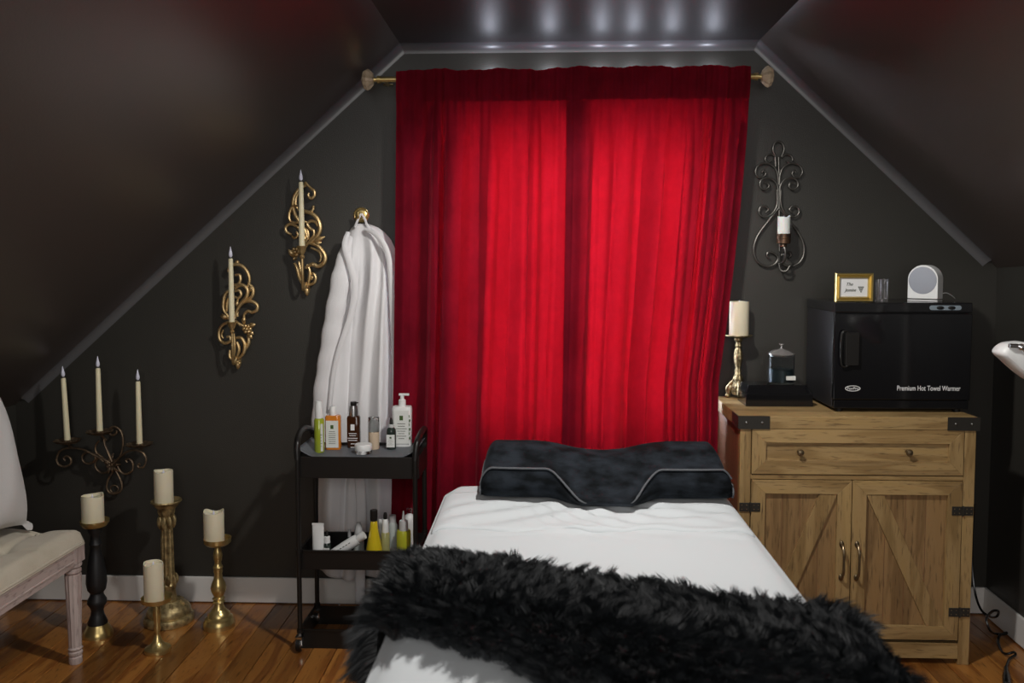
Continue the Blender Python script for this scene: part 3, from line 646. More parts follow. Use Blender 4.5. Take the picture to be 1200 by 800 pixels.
# medium turned brass
p, k, zr = holder(257, 734, 0, 0, 0, 0, '')
t = thing('candle_holder', p, 'polished brass baluster candle holder, rightmost of those on the floor', 'candle holder')
spin(p, k, zr, [('foot', m_brass, None, [(18.5, 734), (18.5, 730), (18.5, 728), (17, 726), (16.5, 723), (13.5, 721), (13, 718), (9.5, 715), (8, 713)], None),
 ('shaft', m_brass, None, [(8, 714), (6, 710), (5, 706), (7.5, 704.5), (5.5, 702.5), (7.5, 700.5), (5.2, 698.5), (6, 697), (8.5, 692), (9.2, 688), (8, 683), (5.5, 678), (4.4, 672), (5.5, 669), (5, 667), (6, 664), (4.3, 661), (3.8, 658), (4.8, 655), (5.6, 650), (4.5, 645), (3, 641), (3.2, 637)], None),
 ('candle_dish', m_brass, None, [(3.5, 639), (13, 637.5), (15.8, 635), (16.2, 630), (14.8, 630.5), (14, 634), (0, 635)], None)], t, m_brass)
zc_ = p.z+zr(634.6); pillar((p.x-.012, p.y, zc_), 12*k, W(252, 599, p.y).z-zc_, 'ivory pillar candle with chipped rim on the rightmost floor holder', 'ivory pillar candles on the floor holders', rim=.005, seed=8)
# small brass in front
p, k, zr = holder(185, 763, 0, 0, 0, 0, '')
t = thing('candle_holder', p, 'smallest brass candle holder with a flared foot, in front of the gold column', 'candle holder')
spin(p, k, zr, [('foot', m_brass, None, [(15, 763), (15.5, 760), (15, 758), (9, 755), (5.5, 750), (3.2, 743)], None),
 ('shaft', m_brass, None, [(3.3, 744), (3.0, 740), (4.6, 736), (3.4, 731), (4.2, 726), (5, 720), (4.6, 712), (3.4, 708)], None),
 ('candle_dish', m_brass, None, [(3.5, 708.5), (8, 708), (17, 704), (18, 699), (16.8, 699.5), (14, 704.5), (0, 706)], None)], t, m_brass)
zc_ = p.z+zr(706); pillar((p.x-.008, p.y, zc_), 11.5*k, W(182, 659, p.y).z-zc_, 'ivory pillar candle on the smallest brass holder', 'ivory pillar candles on the floor holders', rim=.0035, seed=12)

# ------------------------------------------------------------------ bench with tufted seat, cushion
bl = G(90, 776)                              # far right leg foot
BX1, BY1 = bl.x+.025, bl.y+.025; BX0, BY0 = XL+.05, BY1-1.15
SZ = .455
bench = thing('bench', ((BX0+BX1)/2, (BY0+BY1)/2, 0), 'whitewashed wooden bench with a tufted cream linen seat against the left wall', 'bench')
def fl_(a, z): return 1+.05*math.cos(12*a)
for lx, ly in ((BX1-.027, BY1-.027), (BX1-.027, BY0+.03), (BX0+.03, BY1-.027), (BX0+.03, BY0+.03)):
    leg = MB().lathe([(.019, 0), (.021, .004), (.021, .022), (.017, .026), (.0225, .034), (.0225, .040), (.0175, .044), (.023, .052), (.019, .058)], (lx, ly, 0), 24).lathe([(.019, .058), (.025, .30), (.024, .305)], (lx, ly, 0), 36, fl_).lathe([(.019, .304), (.026, .312), (.026, .320), (.020, .324), (.028, .332), (.028, .340), (.020, .346)], (lx, ly, 0), 24)
    leg.box((lx-.027, ly-.027, .345), (lx+.027, ly+.027, .405))
    leg.build('leg', m_legw, bench)
ra = MB()
for (a_, b_) in (((BX1-.026, BY0+.057), (BX1-.006, BY1-.054)), ((BX0+.006, BY0+.057), (BX0+.026, BY1-.054))):
    ra.box((a_[0], a_[1], .335), (b_[0], b_[1], .40)).box((a_[0]-.003, a_[1], .352), (b_[0]+.003, b_[1], .360)).box((a_[0]-.004, a_[1], .388), (b_[0]+.004, b_[1], .398))
for y_ in (BY0+.012, BY1-.032): ra.box((BX0+.057, y_, .335), (BX1-.054, y_+.02, .40))
ra.box((BX0+.02, BY0+.03, .385), (BX1-.02, BY1-.03, .402))
ra.build('rail', m_bench, bench, bevel=.002, smooth=False)
def seat(u, v):
    x = BX0+(BX1-BX0)*u; y = BY0+(BY1-BY0)*v
    ex = min(u, 1-u)*(BX1-BX0); ey = min(v, 1-v)*(BY1-BY0)
    e = min(1, min(ex, ey)/.035); rnd = math.sqrt(max(0, 1-(1-e)**2))
    z = .405+.052*rnd
    dpt = 0
    for i in range(2):
        for j in range(6):
            cx = BX0+(BX1-BX0)*(.28+.44*i); cy = BY1-.13-.19*j+(.095 if i else 0)
            r2 = ((x-cx)**2+(y-cy)**2); dpt += .020*math.exp(-r2/.0011)+.006*math.exp(-r2/.008)
            dpt += .006*math.exp(-((x-cx)/.012)**2)*math.exp(-((y-cy)/.12)**2) if i == 1 and x > cx-.01 else 0
            dpt += .006*math.exp(-((y-cy)/.010)**2)*(1 if x > cx-.02 and i == 1 else 0)*(1-math.exp(-r2/.0004))
    return (x, y, max(.41 if e > .3 else .403, z-dpt*min(1, e)))
sm = MB().grid(seat, 60, 130)
sm.build('seat', m_cream, bench, fix=False)
MB().tube([(BX1-.001, BY0+.01, .408), (BX1+.001, BY1-.01, .408), (BX1-.012, BY1, .408), (BX0+.01, BY1, .408)], .0045, 8).tube([(BX1-.001, BY0+.01, .401), (BX1+.001, BY1-.004, .401)], .003, 6).box((BX0+.004, BY0+.004, .398), (BX1-.004, BY1-.004, .407)).build('piping', m_cream, bench)
for i in range(2):
    for j in range(5): MB().ell((BX0+(BX1-BX0)*(.28+.44*i), BY1-.13-.19*j+(.095 if i else 0), .437), (.010, .010, .005), 10, 5).build('tuft_button', m_cream, bench)
# cushion leaning on the knee wall, facing the room
def cushion(u, v, s):
    a = (u*2-1); b = (v*2-1)
    ra_ = .235*(1-.10*(1-abs(a)**2.2)*0); x = a*.225*(1+.05*abs(b)**3-.05*(1-b*b)*abs(a)**3); z = b*.225*(1+.06*abs(a)**3-.05*(1-a*a)*abs(b)**3)
    t = max(0, (1-abs(a)**3))*max(0, (1-abs(b)**3)); th = .085*t**.5+.003*math.sin(a*9+b*4)*t
    return (x, s*th, z)
cm = MB().grid(lambda u, v: cushion(u, v, 1), 30, 30).grid(lambda u, v: cushion(u, v, -1), 30, 30)
for sx_ in (-1, 1):
    for sz_ in (-1, 1): cm.tube([(sx_*.21, 0, sz_*.21), (sx_*.228, 0, sz_*.230), (sx_*.242, .002, sz_*.243), (sx_*.258, .004, sz_*.250)], [.014, .012, .016, .012], 8, flat=.4)
th_ = math.radians(76); ln = math.radians(13)
Mr = Matrix.Rotation(-math.radians(84), 4, 'Z') @ Matrix.Rotation(ln, 4, 'X') @ Matrix.Rotation(math.radians(-4), 4, 'Y')
co = Vector((-1.735, BY1-.275, .457+.237))
cm.v = [tuple(Mr @ Vector(v_)+co) for v_ in cm.v]
zmin = min(v_[2] for v_ in cm.v); cm.v = [(x_, y_, z_-zmin+.453) for x_, y_, z_ in cm.v]
tag(cm.build('cushion', m_cush, origin=(co.x, co.y, .455)), 'plain white linen cushion leaning on the tufted bench', 'cushion')

# ------------------------------------------------------------------ rolling cart
def cz(row, y): return W(420, row, y).z
CF = 2.86; CBk = 3.06
q = W(352, 640, CF); CX0 = q.x+.0; CX1 = W(487, 640, CF).x
zt_, zm_, zb_ = cz(535, CF), cz(645, CF), cz(738, CF)
cart = thing('utility_cart', ((CX0+CX1)/2, (CF+CBk)/2, 0), 'black three tier metal rolling cart holding skincare bottles, left of the massage table', 'cart')
def tray(zr_, d, name='tray', fl=.010, lift=0):
    t = MB(); x0, x1, y0, y1 = CX0-.004, CX1+.004, CF, CBk; th = .003; zf = zr_-d
    t.box((x0+th, y0+th, zf), (x1-th, y1-th, zf+.004))
    t.box((x0, y0, zf), (x1, y0+th, zr_)).box((x0, y1-th, zf), (x1, y1, zr_)).box((x0, y0+th, zf), (x0+th, y1-th, zr_)).box((x1-th, y0+th, zf), (x1, y1-th, zr_))
    t.box((x0-.003, y0-.004, zr_-.004), (x1+.003, y0, zr_)).box((x0-.003, y1, zr_-.004), (x1+.003, y1+.004, zr_)).box((x0-.006, y0, zr_-.004), (x0, y1, zr_)).box((x1, y0, zr_-.004), (x1+.006, y1, zr_))
    t.build(name, m_blackm, cart, smooth=False)
    return zf+.004
# top: shallow shelf panel with a lip, deeper apron below
FT = zt_-.004
tr = MB().box((CX0-.012, CF-.004, zt_-.075), (CX1+.012, CF, zt_)).box((CX0-.012, CBk, zt_-.075), (CX1+.012, CBk+.004, zt_+.006)).box((CX0-.014, CF, zt_-.075), (CX0-.010, CBk, zt_)).box((CX1+.010, CF, zt_-.075), (CX1+.014, CBk, zt_)).box((CX0-.010, CF, FT-.006), (CX1+.010, CBk, FT))
tr.build('top_tray', m_blackm, cart, bevel=.0015, smooth=False)
FM = tray(zm_, .068, 'middle_tray'); FB = tray(zb_, .075, 'bottom_tray')
px_ = [(CX0-.002, CF-.012), (CX1+.002, CF-.012), (CX0-.002, CBk+.012), (CX1+.002, CBk+.012)]
for x_, y_ in px_:
    MB().tube([(x_, y_, .075), (x_, y_, zt_+.0)], .0085, 12).tube([(x_, y_, zm_-.006), (x_, y_, zm_+.006)], .0115, 12).tube([(x_, y_, zb_-.006), (x_, y_, zb_+.006)], .0115, 12).build('post', m_blackm, cart)
for s_, x_ in ((-1, CX0-.002), (1, CX1+.002)):
    hz_ = zt_
    hp = cat_spline([(x_, CF-.012, hz_-.01), (x_+s_*.004, CF+.0, hz_+.045), (x_+s_*.010, CF+.05, hz_+.068), (x_+s_*.012, (CF+CBk)/2, hz_+.074), (x_+s_*.010, CBk-.05, hz_+.068), (x_+s_*.004, CBk, hz_+.045), (x_, CBk+.012, hz_-.01)], 6)
    MB().tube(hp, .0105, 10).build('handle', m_blackm, cart)
for x_, y_ in px_:
    c_ = thing('caster', (x_, y_, 0), None, None); c_.parent = cart; c_.location = Vector((x_, y_, 0))-ORG[cart.name]
    MB().tube([(x_-.007, y_-.01, .026), (x_+.007, y_-.01, .026)], .025, 20).build('wheel', m_blackm, c_)
    MB().tube([(x_+.0075, y_-.01, .026), (x_+.010, y_-.01, .026)], .019, 20).tube([(x_-.010, y_-.01, .026), (x_-.0075, y_-.01, .026)], .019, 20).box((x_-.012, y_-.024, .046), (x_+.012, y_+.006, .054)).box((x_-.012, y_-.020, .024), (x_-.0100, y_+.002, .05)).box((x_+.0100, y_-.020, .024), (x_+.012, y_+.002, .05)).tube([(x_, y_, .05), (x_, y_, .08)], .005, 8).build('fork', m_chrome, c_, label='chrome caster fork')
# grey liner lying in the top tray with turned up corners
def liner(u, v):
    x = CX0-.008+(CX1-CX0+.016)*u; y = CF+.004+(CBk-CF-.008)*v
    up = 0
    for cu in (0, 1):
        k = max(0, 1-abs(u-cu)/.15); up += .030*k**1.5*(1 if v < .99 else 1)
    xo = -.010 if u < .03 else (.010 if u > .97 else 0)
    return (x, y, FT+.0008+up)
lin = MB().grid(liner, 40, 16); tag(lin.build('tray_liner', m_liner, origin=((CX0+CX1)/2, (CF+CBk)/2, FT), fix=False, solid=.001), 'grey plastic liner with turned up edges in the top tray of the cart', 'liner')
FT += .0016

# ------------------------------------------------------------------ bottles
def blabel(mb_l, mb_p, mb_g, x0, x1, y, z0, z1, emb=True, lines=6, seed=0):
    rg = random.Random(seed); cx_ = (x0+x1)/2; wd = x1-x0; ht = z1-z0
    mb_l.box((x0, y-.0006, z0), (x1, y+.002, z1))
    if emb: mb_g.box((cx_-wd*.12, y-.0011, z1-ht*.30), (cx_+wd*.12, y-.0004, z1-ht*.16))
    for k in range(lines):
        z_ = z1-ht*(.40+.52*k/lines); l_ = wd*rg.uniform(.18, .38)
        mb_p.box((cx_-l_, y-.0010, z_-ht*.008), (cx_+l_, y-.0004, z_+ht*.008))
def px_m(px0, px1, y): return (W(px0, 500, y).x, W(px1, 500, y).x)
def zz(row, y): return W(420, row, y).z
def bottle(name, p, label, segs, cat='bottle', group=None, lab=None, tilt=None):
    t = thing(name, p, label, cat, group)
    for nm, mt, prof, sq in segs:
        mb_ = MB()
        if sq == 'round': mb_.lathe(prof, p, 24)
        else:           # rounded box bodies: prof = list of (halfwidth, z), sq = depth ratio
            fn = lambda a, z: 1/((abs(math.cos(a))**5+abs(math.sin(a))**5)**.2)
            mb_.lathe(prof, p, 40, fn, 1, sq)
        mb_.build(nm, mt, t)
    if lab:
        x0, x1, y, z0, z1, emb, n = lab
        L_, P_, E_ = MB(), MB(), MB(); blabel(L_, P_, E_, x0, x1, y, z0, z1, emb, n, hash(name) % 7 if False else len(label))
        lo = L_.build('label', m_lbl, t, smooth=False)
        P_.build('print', m_print, lo, smooth=False)
        if emb: E_.build('emblem', m_green, lo, smooth=False, label='small green square emblem')
    return t
m_lime = mat('lime_liquid', (.30, .36, .03), .15, Coat_Weight=.3)
m_orange = mat('orange_liquid', (.62, .20, .02), .15, Coat_Weight=.3)
m_amber = mat('amber_glass', (.042, .014, .005), .12, Coat_Weight=.3)
m_silver = mat('brushed_silver', (.50, .50, .50), .3, 1.0)
m_beige = mat('beige_liquid', (.60, .47, .34), .2)
m_dkgl = mat('dark_glass', (.02, .03, .025), .1)
m_frost = mat('frosted_plastic', (.42, .46, .44), .4)
m_yel = mat('yellow_oil', (.66, .50, .02), .1, Coat_Weight=.4)
m_chart = mat('chartreuse_liquid', (.42, .43, .03), .2)
m_oliveg = mat('pale_olive_glass', (.34, .33, .14), .15)
yB = [G(374, 531, FT).y, G(390, 527, FT).y, G(414, 525, FT).y, G(425, 531, FT).y, G(438, 527, FT).y, G(459, 527, FT).y, G(471, 524, FT).y]
def P0(px, y, z): v = W(px, 500, y); return Vector((v.x, y, z))
def hz2(row, y, z0): return zz(row, y)-z0
# green spray
y = yB[0]+.02; p = P0(374, y, FT); r = .0175; h = lambda row: hz2(row, y, FT)
bottle('spray_bottle', p, 'slim lime green spray bottle with white cap, leftmost on the cart top', [('body', m_lime, [(r*.92, 0), (r, .004), (r, h(491)-.004), (r*.7, h(489))], 'round'), ('cap', m_wpl, [(r*.78, h(490)), (r*.80, h(478)), (r*.70, h(474)), (r*.62, h(470)), (0, h(470))], 'round')], lab=(p.x+.003, p.x+.0165, p.y-.0145, FT+.006, FT+h(496), False, 5))
y = yB[1]+.018; p = P0(390.5, y, FT); r = .0275; h = lambda row: hz2(row, y, FT)
bottle('lotion_bottle', p, 'flat orange bottle with a white cap and large white label on the cart top', [('body', m_orange, [(r*.95, 0), (r, .004), (r*.99, h(489)), (r*.9, h(486.5)), (r*.3, h(486))], .62), ('cap', m_wpl, [(.0115, h(486.5)), (.0115, h(477)), (.010, h(476)), (0, h(476))], 'round')], lab=(p.x-.022, p.x+.022, p.y-.0178, FT+.008, FT+h(492), True, 7))
y = yB[2]+.02; p = P0(414.5, y, FT); r = .0225; h = lambda row: hz2(row, y, FT)
t = bottle('pump_bottle', p, 'dark amber bottle with a silver collar and black pump top on the cart', [('body', m_amber, [(r*.95, 0), (r, .004), (r, h(489)), (r*.85, h(486.5)), (r*.5, h(486))], .8), ('collar', m_silver, [(.0165, h(487)), (.0155, h(480)), (.0135, h(475)), (0, h(475))], 'round'), ('pump_top', m_blackm, [(.010, h(475)), (.0115, h(473)), (.0105, h(470.5)), (0, h(470.3))], 'round')])
wb = MB(); wb.box((p.x-.007, p.y-.0192, FT+h(503)), (p.x+.007, p.y-.0180, FT+h(497)+.003))
lb_ = wb.build('label', m_wtxt, t, smooth=False, label='small white square emblem')
pr_ = MB()
for row, wd in ((507, .014), (509.5, .012), (512.5, .018), (515, .016), (519, .007), (523, .008)): pr_.box((p.x-wd, p.y-.0190, FT+h(row)), (p.x+wd, p.y-.0180, FT+h(row)+.0022))
pr_.build('print', m_wtxt, lb_, smooth=False)
MB().box((p.x, p.y-.003, FT+h(472.3)), (p.x+.018, p.y+.003, FT+h(471))).build('spout', m_blackm, t, bevel=.001, smooth=False)
y = G(426, 533, FT).y+.030; p = P0(425.5, y, FT); r = .029; h = lambda row: hz2(row, y, FT)
bottle('cream_jar', p, 'low round glass cream jar with a white lid at the front of the cart top', [('body', m_clear, [(r*.96, 0), (r, .003), (r, .010), (r*.95, .012)], 'round'), ('lid', m_wpl, [(r*1.02, .011), (r*1.04, .013), (r*1.04, .030), (r*.98, .033), (0, .033)], 'round')], cat='jar')
y = yB[4]+.02; p = P0(438, y, FT); r = .0195; h = lambda row: hz2(row, y, FT)
t = bottle('foundation_bottle', p, 'beige liquid pump bottle with a clear cap on the cart top', [('body', m_beige, [(r*.95, 0), (r, .004), (r, h(506)), (r*.85, h(505))], 'round'), ('pump', m_wpl, [(r*.85, h(505.5)), (r*.85, h(499)), (r*.5, h(494)), (r*.35, h(491)), (0, h(491))], 'round')])
MB().lathe([(r*1.0, h(505)), (r*1.0, h(488.5)), (r*.94, h(488.2)), (0, h(488.2))], p, 24).lathe([(r*.93, h(505)), (r*.93, h(489.2)), (0, h(489))], p, 24).build('clear_cap', m_clear, t)
y = yB[5]+.018; p = P0(458.5, y, FT); r = .0170; h = lambda row: hz2(row, y, FT)
bottle('dropper_bottle', p, 'small dropper bottle with a black rubber bulb in front of the large white pump bottle', [('body', m_dkgl, [(r*.95, 0), (r, .004), (r, h(505)), (r*.9, h(502)), (r*.45, h(499))], 'round'), ('collar', m_gsh, [(r*.62, h(501)), (r*.55, h(497)), (.006, h(496.5))], 'round'), ('rubber_bulb', m_blackm, [(.0062, h(497)), (.0055, h(492)), (.003, h(489)), (0, h(488.8))], 'round')], lab=(p.x-.0145, p.x+.0145, p.y-.0165, FT+.009, FT+h(508), True, 4))
y = yB[6]+.028; p = P0(471.5, y, FT); r = .0350; h = lambda row: hz2(row, y, FT)
t = bottle('pump_bottle', p, 'large white lotion pump bottle at the right end of the cart top', [('body', m_wpl, [(r*.9, 0), (r*.93, .004), (r, h(478)), (r*.93, h(475.5)), (r*.3, h(475))], .62), ('collar', m_wpl, [(.0130, h(475.5)), (.0130, h(468)), (.007, h(467)), (.007, h(462)), (0, h(462))], 'round')], lab=(p.x-.027, p.x+.027, p.y-.0222, FT+.012, FT+h(479), True, 7))
MB().box((p.x-.012, p.y-.006, FT+h(463)), (p.x+.026, p.y+.006, FT+h(460.5))).build('pump_head', m_wpl, t, bevel=.002, smooth=False)
gp = MB()
for k in range(6): gp.ell((p.x+.0285+(.0015 if k % 2 else -.001), p.y-.0215, FT+h(486+k*5)), (.0028, .001, .006), 8, 5)
gp.build('leaf_print', m_green, t, label='green leaf pattern')
# middle tray
def yr(px, row): return CF+.03
def mid(px, depth): y_ = CF+depth; return P0(px, y_, FM), y_
p, y = mid(371, .045); h = lambda row: zz(row, p.y)-FM
tb = thing('squeeze_tube', p, 'white squeeze tube standing at the left end of the middle tray', 'tube')
def tubef(p_, r_, h_): return MB().grid(lambda u, v: (p_.x+r_*math.cos(2*PI*u)*(1-.0*v), p_.y+r_*math.sin(2*PI*u)*(1-v*.93), p_.z+.014+(h_-.014)*v), 24, 8, cu=True)
tubef(p, .0205, h(614)).build('body', m_wpl, tb); MB().lathe([(.018, 0), (.019, .002), (.019, .016), (0, .016)], p, 20).build('cap', m_gsh, tb)
MB().box((p.x-.0205, p.y-.002, FM+h(614)-.004), (p.x+.0205, p.y+.002, FM+h(614)+.002)).build('crimp', m_wpl, tb, smooth=False)
p, y = mid(381.5, .05); h = lambda row: zz(row, p.y)-FM
bottle('dropper_bottle', p, 'small black dropper bottle with a white band, between the two white tubes', [('body', m_dkgl, [(.0125, 0), (.013, .003), (.013, h(638)), (.008, h(635))], 'round'), ('collar', m_wpl, [(.0110, h(636)), (.0105, h(629)), (.005, h(628))], 'round'), ('rubber_bulb', m_blackm, [(.006, h(628.5)), (.005, h(624)), (.002, h(622)), (0, h(622))], 'round')], lab=(p.x-.011, p.x+.011, p.y-.0130, FM+.012, FM+h(641), False, 2))
y = CF+.035; a_ = W(386, 652, y); b_ = W(419, 631.5, y); c_ = W(427, 626.5, y)
tb = thing('squeeze_tube', (a_.x, a_.y, FM), 'white squeeze tube lying slanted across the middle tray', 'tube')
dv = (b_-a_)
MB().tube([a_+dv*t_ for t_ in (0, .02, .3, .6, .9, 1)], [.0155, .017, .0185, .0195, .0195, .017], 20).build('body', m_wpl, tb)
MB().tube([b_, b_+(c_-b_)*.1, c_], [.0125, .0145, .0140], 18).build('cap', m_wpl, tb)
pb = MB(); nn = dv.normalized(); perp = Vector((-nn.z, 0, nn.x))
for k in range(7):
    s0 = a_+dv*(.15+.1*k)+perp*.006+Vector((0, -.0182, 0)); pb.tube([s0, s0+dv*.055], .0016, 5)
pb.build('print', m_print, tb)
def simple(px, dep, name, label, segs, **k):
    p_, y_ = mid(px, dep); h_ = lambda row: zz(row, p_.y)-FM
    return bottle(name, p_, label, [(nm, mt, [(r_, h_(row) if row is not None else 0) for r_, row in prof], 'round') for nm, mt, prof in segs], **k), p_, h_
simple(419, .14, 'pump_bottle', 'clear capped grey pump bottle at the back of the middle tray', [('body', m_frost, [(.019, None), (.019, 628), (.016, 626)]), ('pump', m_gsh, [(.016, 626.5), (.012, 616), (.007, 612), (0, 612)])])
c0_, p_, h_ = simple(408, .16, 'dropper_bottle', 'tiny dark dropper bottle behind the slanted tube', [('body', m_dkgl, [(.013, None), (.013, 632), (.007, 629)]), ('rubber_bulb', m_gsh, [(.006, 630), (.006, 624), (.003, 620), (0, 620)])])
simple(437, .05, 'oil_bottle', 'cone shaped yellow oil bottle with a black cap on the middle tray', [('body', m_yel, [(.0285, None), (.0285, 644), (.0275, 641), (.014, 618), (.0125, 611), (.010, 609)]), ('cap', m_blackm, [(.0125, 609.5), (.0130, 607), (.0130, 597.5), (.0115, 597), (0, 597)])])
simple(450.5, .07, 'dropper_bottle', 'clear oil dropper bottle with white collar and black bulb on the middle tray', [('body', m_oliveg, [(.0145, None), (.0150, 646), (.0150, 624), (.011, 622)]), ('collar', m_wpl, [(.0125, 623), (.0115, 613), (.0085, 608), (.005, 607)]), ('rubber_bulb', m_blackm, [(.0065, 608), (.0070, 603), (.005, 600), (0, 599.5)])])
simple(459, .12, 'toner_bottle', 'frosted pale green bottle behind the chartreuse one', [('body', m_frost, [(.0185, None), (.0185, 615), (.013, 611)]), ('cap', m_gsh, [(.0125, 612), (.0125, 604), (.012, 603), (0, 603)])])
simple(472, .05, 'toner_bottle', 'chartreuse bottle with a clear nozzle cap, right on the middle tray', [('body', m_chart, [(.0245, None), (.025, 645), (.025, 622), (.022, 620)]), ('collar', m_gsh, [(.0165, 621), (.0155, 611), (.014, 609), (.008, 608)]), ('nozzle', m_gsh, [(.006, 609), (.0045, 604), (.002, 598), (0, 597.5)])])
p, y = mid(479, .15); h = lambda row: zz(row, p.y)-FM
tb = thing('squeeze_tube', p, 'white tube with rounded shoulders at the right end of the middle tray', 'tube')
MB().lathe([(.024, 0), (.0245, .004), (.0235, h(610)), (.019, h(604)), (.008, h(601))], p, 24).build('body', m_wpl, tb); MB().lathe([(.008, h(602)), (.008, h(598)), (.010, h(597.5)), (.010, h(595)), (0, h(595))], p, 16).build('cap', m_clear, tb)
simple(444.5, .11, 'dropper_bottle', 'narrow white capped bottle behind the yellow cone bottle', [('body', m_wpl, [(.012, None), (.012, 622), (.008, 619)]), ('cap', m_wpl, [(.0075, 620), (.0075, 608), (0, 607.5)])])

# ------------------------------------------------------------------ massage table, sheet, pillow, throw
TZ = .70; TX0, TX1, TY0, TY1 = -.265, .500, .52, 2.43
table = thing('massage_table', ((TX0+TX1)/2, (TY0+TY1)/2, 0), 'massage table dressed with a white sheet in the middle of the room', 'table')
MB().box((TX0+.02, TY0+.02, TZ-.075), (TX1-.02, TY1-.02, TZ-.008)).build('padded_top', m_blackm, table, bevel=.02, smooth=False)
MB().box((TX0+.05, TY0+.06, TZ-.13), (TX1-.05, TY0+.08, TZ-.075)).box((TX0+.05, TY1-.08, TZ-.13), (TX1-.05, TY1-.06, TZ-.075)).box((TX0+.05, TY0+.08, TZ-.13), (TX0+.07, TY1-.08, TZ-.075)).box((TX1-.07, TY0+.08, TZ-.13), (TX1-.05, TY1-.08, TZ-.075)).build('frame', m_oakd, table, smooth=False)
for x_, y_ in ((TX0+.08, TY0+.1), (TX1-.08, TY0+.1), (TX0+.08, TY1-.1), (TX1-.08, TY1-.1)):
    MB().box((x_-.02, y_-.02, 0), (x_+.02, y_+.02, TZ-.075)).build('leg', m_oakd, table, bevel=.003, smooth=False)
cxT, cyT, hxT, hyT = (TX0+TX1)/2, (TY0+TY1)/2, (TX1-TX0)/2, (TY1-TY0)/2
def sup(a, hx, hy, rc):                  # rounded rectangle outline
    pts = []
    n = 26
    return pts
def rrect(s, hx, hy, rc):                # s in 0..1 round the outline
    seg = [(2*(hx-rc)), PI/2*rc, 2*(hy-rc), PI/2*rc]*2; seg = [2*(hy-rc), PI/2*rc, 2*(hx-rc), PI/2*rc, 2*(hy-rc), PI/2*rc, 2*(hx-rc), PI/2*rc]
    L_ = sum(seg); d = s*L_
    st = [((hx, -hy+rc), (0, 1)), ((hx-rc, hy-rc), 0), ((hx-rc, hy), (-1, 0)), ((-hx+rc, hy-rc), PI/2), ((-hx, hy-rc), (0, -1)), ((-hx+rc, -hy+rc), PI), ((-hx+rc, -hy), (1, 0)), ((hx-rc, -hy+rc), 1.5*PI)]
    for k, sg in enumerate(seg):
        if d <= sg+1e-9:
            if k % 2 == 0: (ox, oy), (dx, dy) = st[k]; return ox+dx*d, oy+dy*d
            (ox, oy), a0 = st[k]; a = a0+d/rc; return ox+rc*math.cos(a), oy+rc*math.sin(a)
        d -= sg
    return hx, -hy+rc
def wr(x, y):                            # soft wrinkles of the sheet
    head = math.exp(-((y-2.12)/.13)**2)
    w_ = .0018*math.sin(9*x+3*y)+.0012*math.sin(23*x-7*y+2)
    w_ += head*(.0045*math.sin(60*x+90*(y-2)+6*math.sin(x*9))*max(0, math.sin(x*5+.6))+.0035*math.sin(34*x-60*y))
    w_ += .006*math.exp(-((y-1.985-.012*math.sin(x*8))/.010)**2)*(.5+.5*math.sin(x*13+1))
    return w_
def sheet(u, v):
    # v: 0 centre .. .80 edge .. 1 hem
    if v <= .78:
        k = v/.78; ox, oy = rrect(u, hxT, hyT, .09); k2 = k
        x, y = cxT+ox*k2, cyT+oy*k2
        edge = min(hxT-abs(x-cxT), hyT-abs(y-cyT)); z = TZ+.004-.016*math.exp(-max(0, edge)/.018)
        return (x, y, z+wr(x, y)*min(1, edge/.05+.1))
    k = (v-.78)/.22; ox, oy = rrect(u, hxT, hyT, .09); n_ = math.hypot(ox, oy); f = .010*math.sin(u*90)+.012*math.sin(u*37+1)
    ex = (.012+.030*k+f*k); sx_ = 1+ex/hxT*1; sy_ = 1+ex/hyT
    return (cxT+ox*sx_, cyT+oy*sy_, TZ-.012-.014*math.sin(min(1, k*4)*PI/2)-.27*k)
sh = MB().grid(sheet, 420, 120, cu=True)
tag(sh.build('bed_sheet', m_sheet, origin=(cxT, cyT, TZ), fix=False), 'smooth white sheet covering the whole massage table', 'sheet')
# folded band of top sheet near the head
def band(u, v):
    x = TX0-.004+(TX1-TX0+.008)*u; y0_ = 2.005; y = y0_-.018*math.sin(u*PI*1.0)+.006*math.sin(u*21)+v*(.30); ed = min(u, 1-u)*(TX1-TX0)
    z = TZ+.0105-.018*math.exp(-ed/.018)+wr(x, y)*1.0*min(1, ed/.05)
    if v < .05: z -= .009*(1-v/.05)**2
    if ed < .02: pass
    rr = max(0, y-(TY1-.10)); ins = 0
    if rr > 0: ins = .09*(1-math.sqrt(max(0, 1-(rr/.09)**2))) if rr < .09 else .09
    x = min(max(x, TX0-.004+ins), TX1+.004-ins)
    return (x, y, z)
tag(MB().grid(band, 160, 60).build('folded_sheet', m_sheet, origin=(cxT, 2.2, TZ), fix=False, solid=.0012), 'rumpled turned down band of white sheet under the contour pillow', 'sheet')
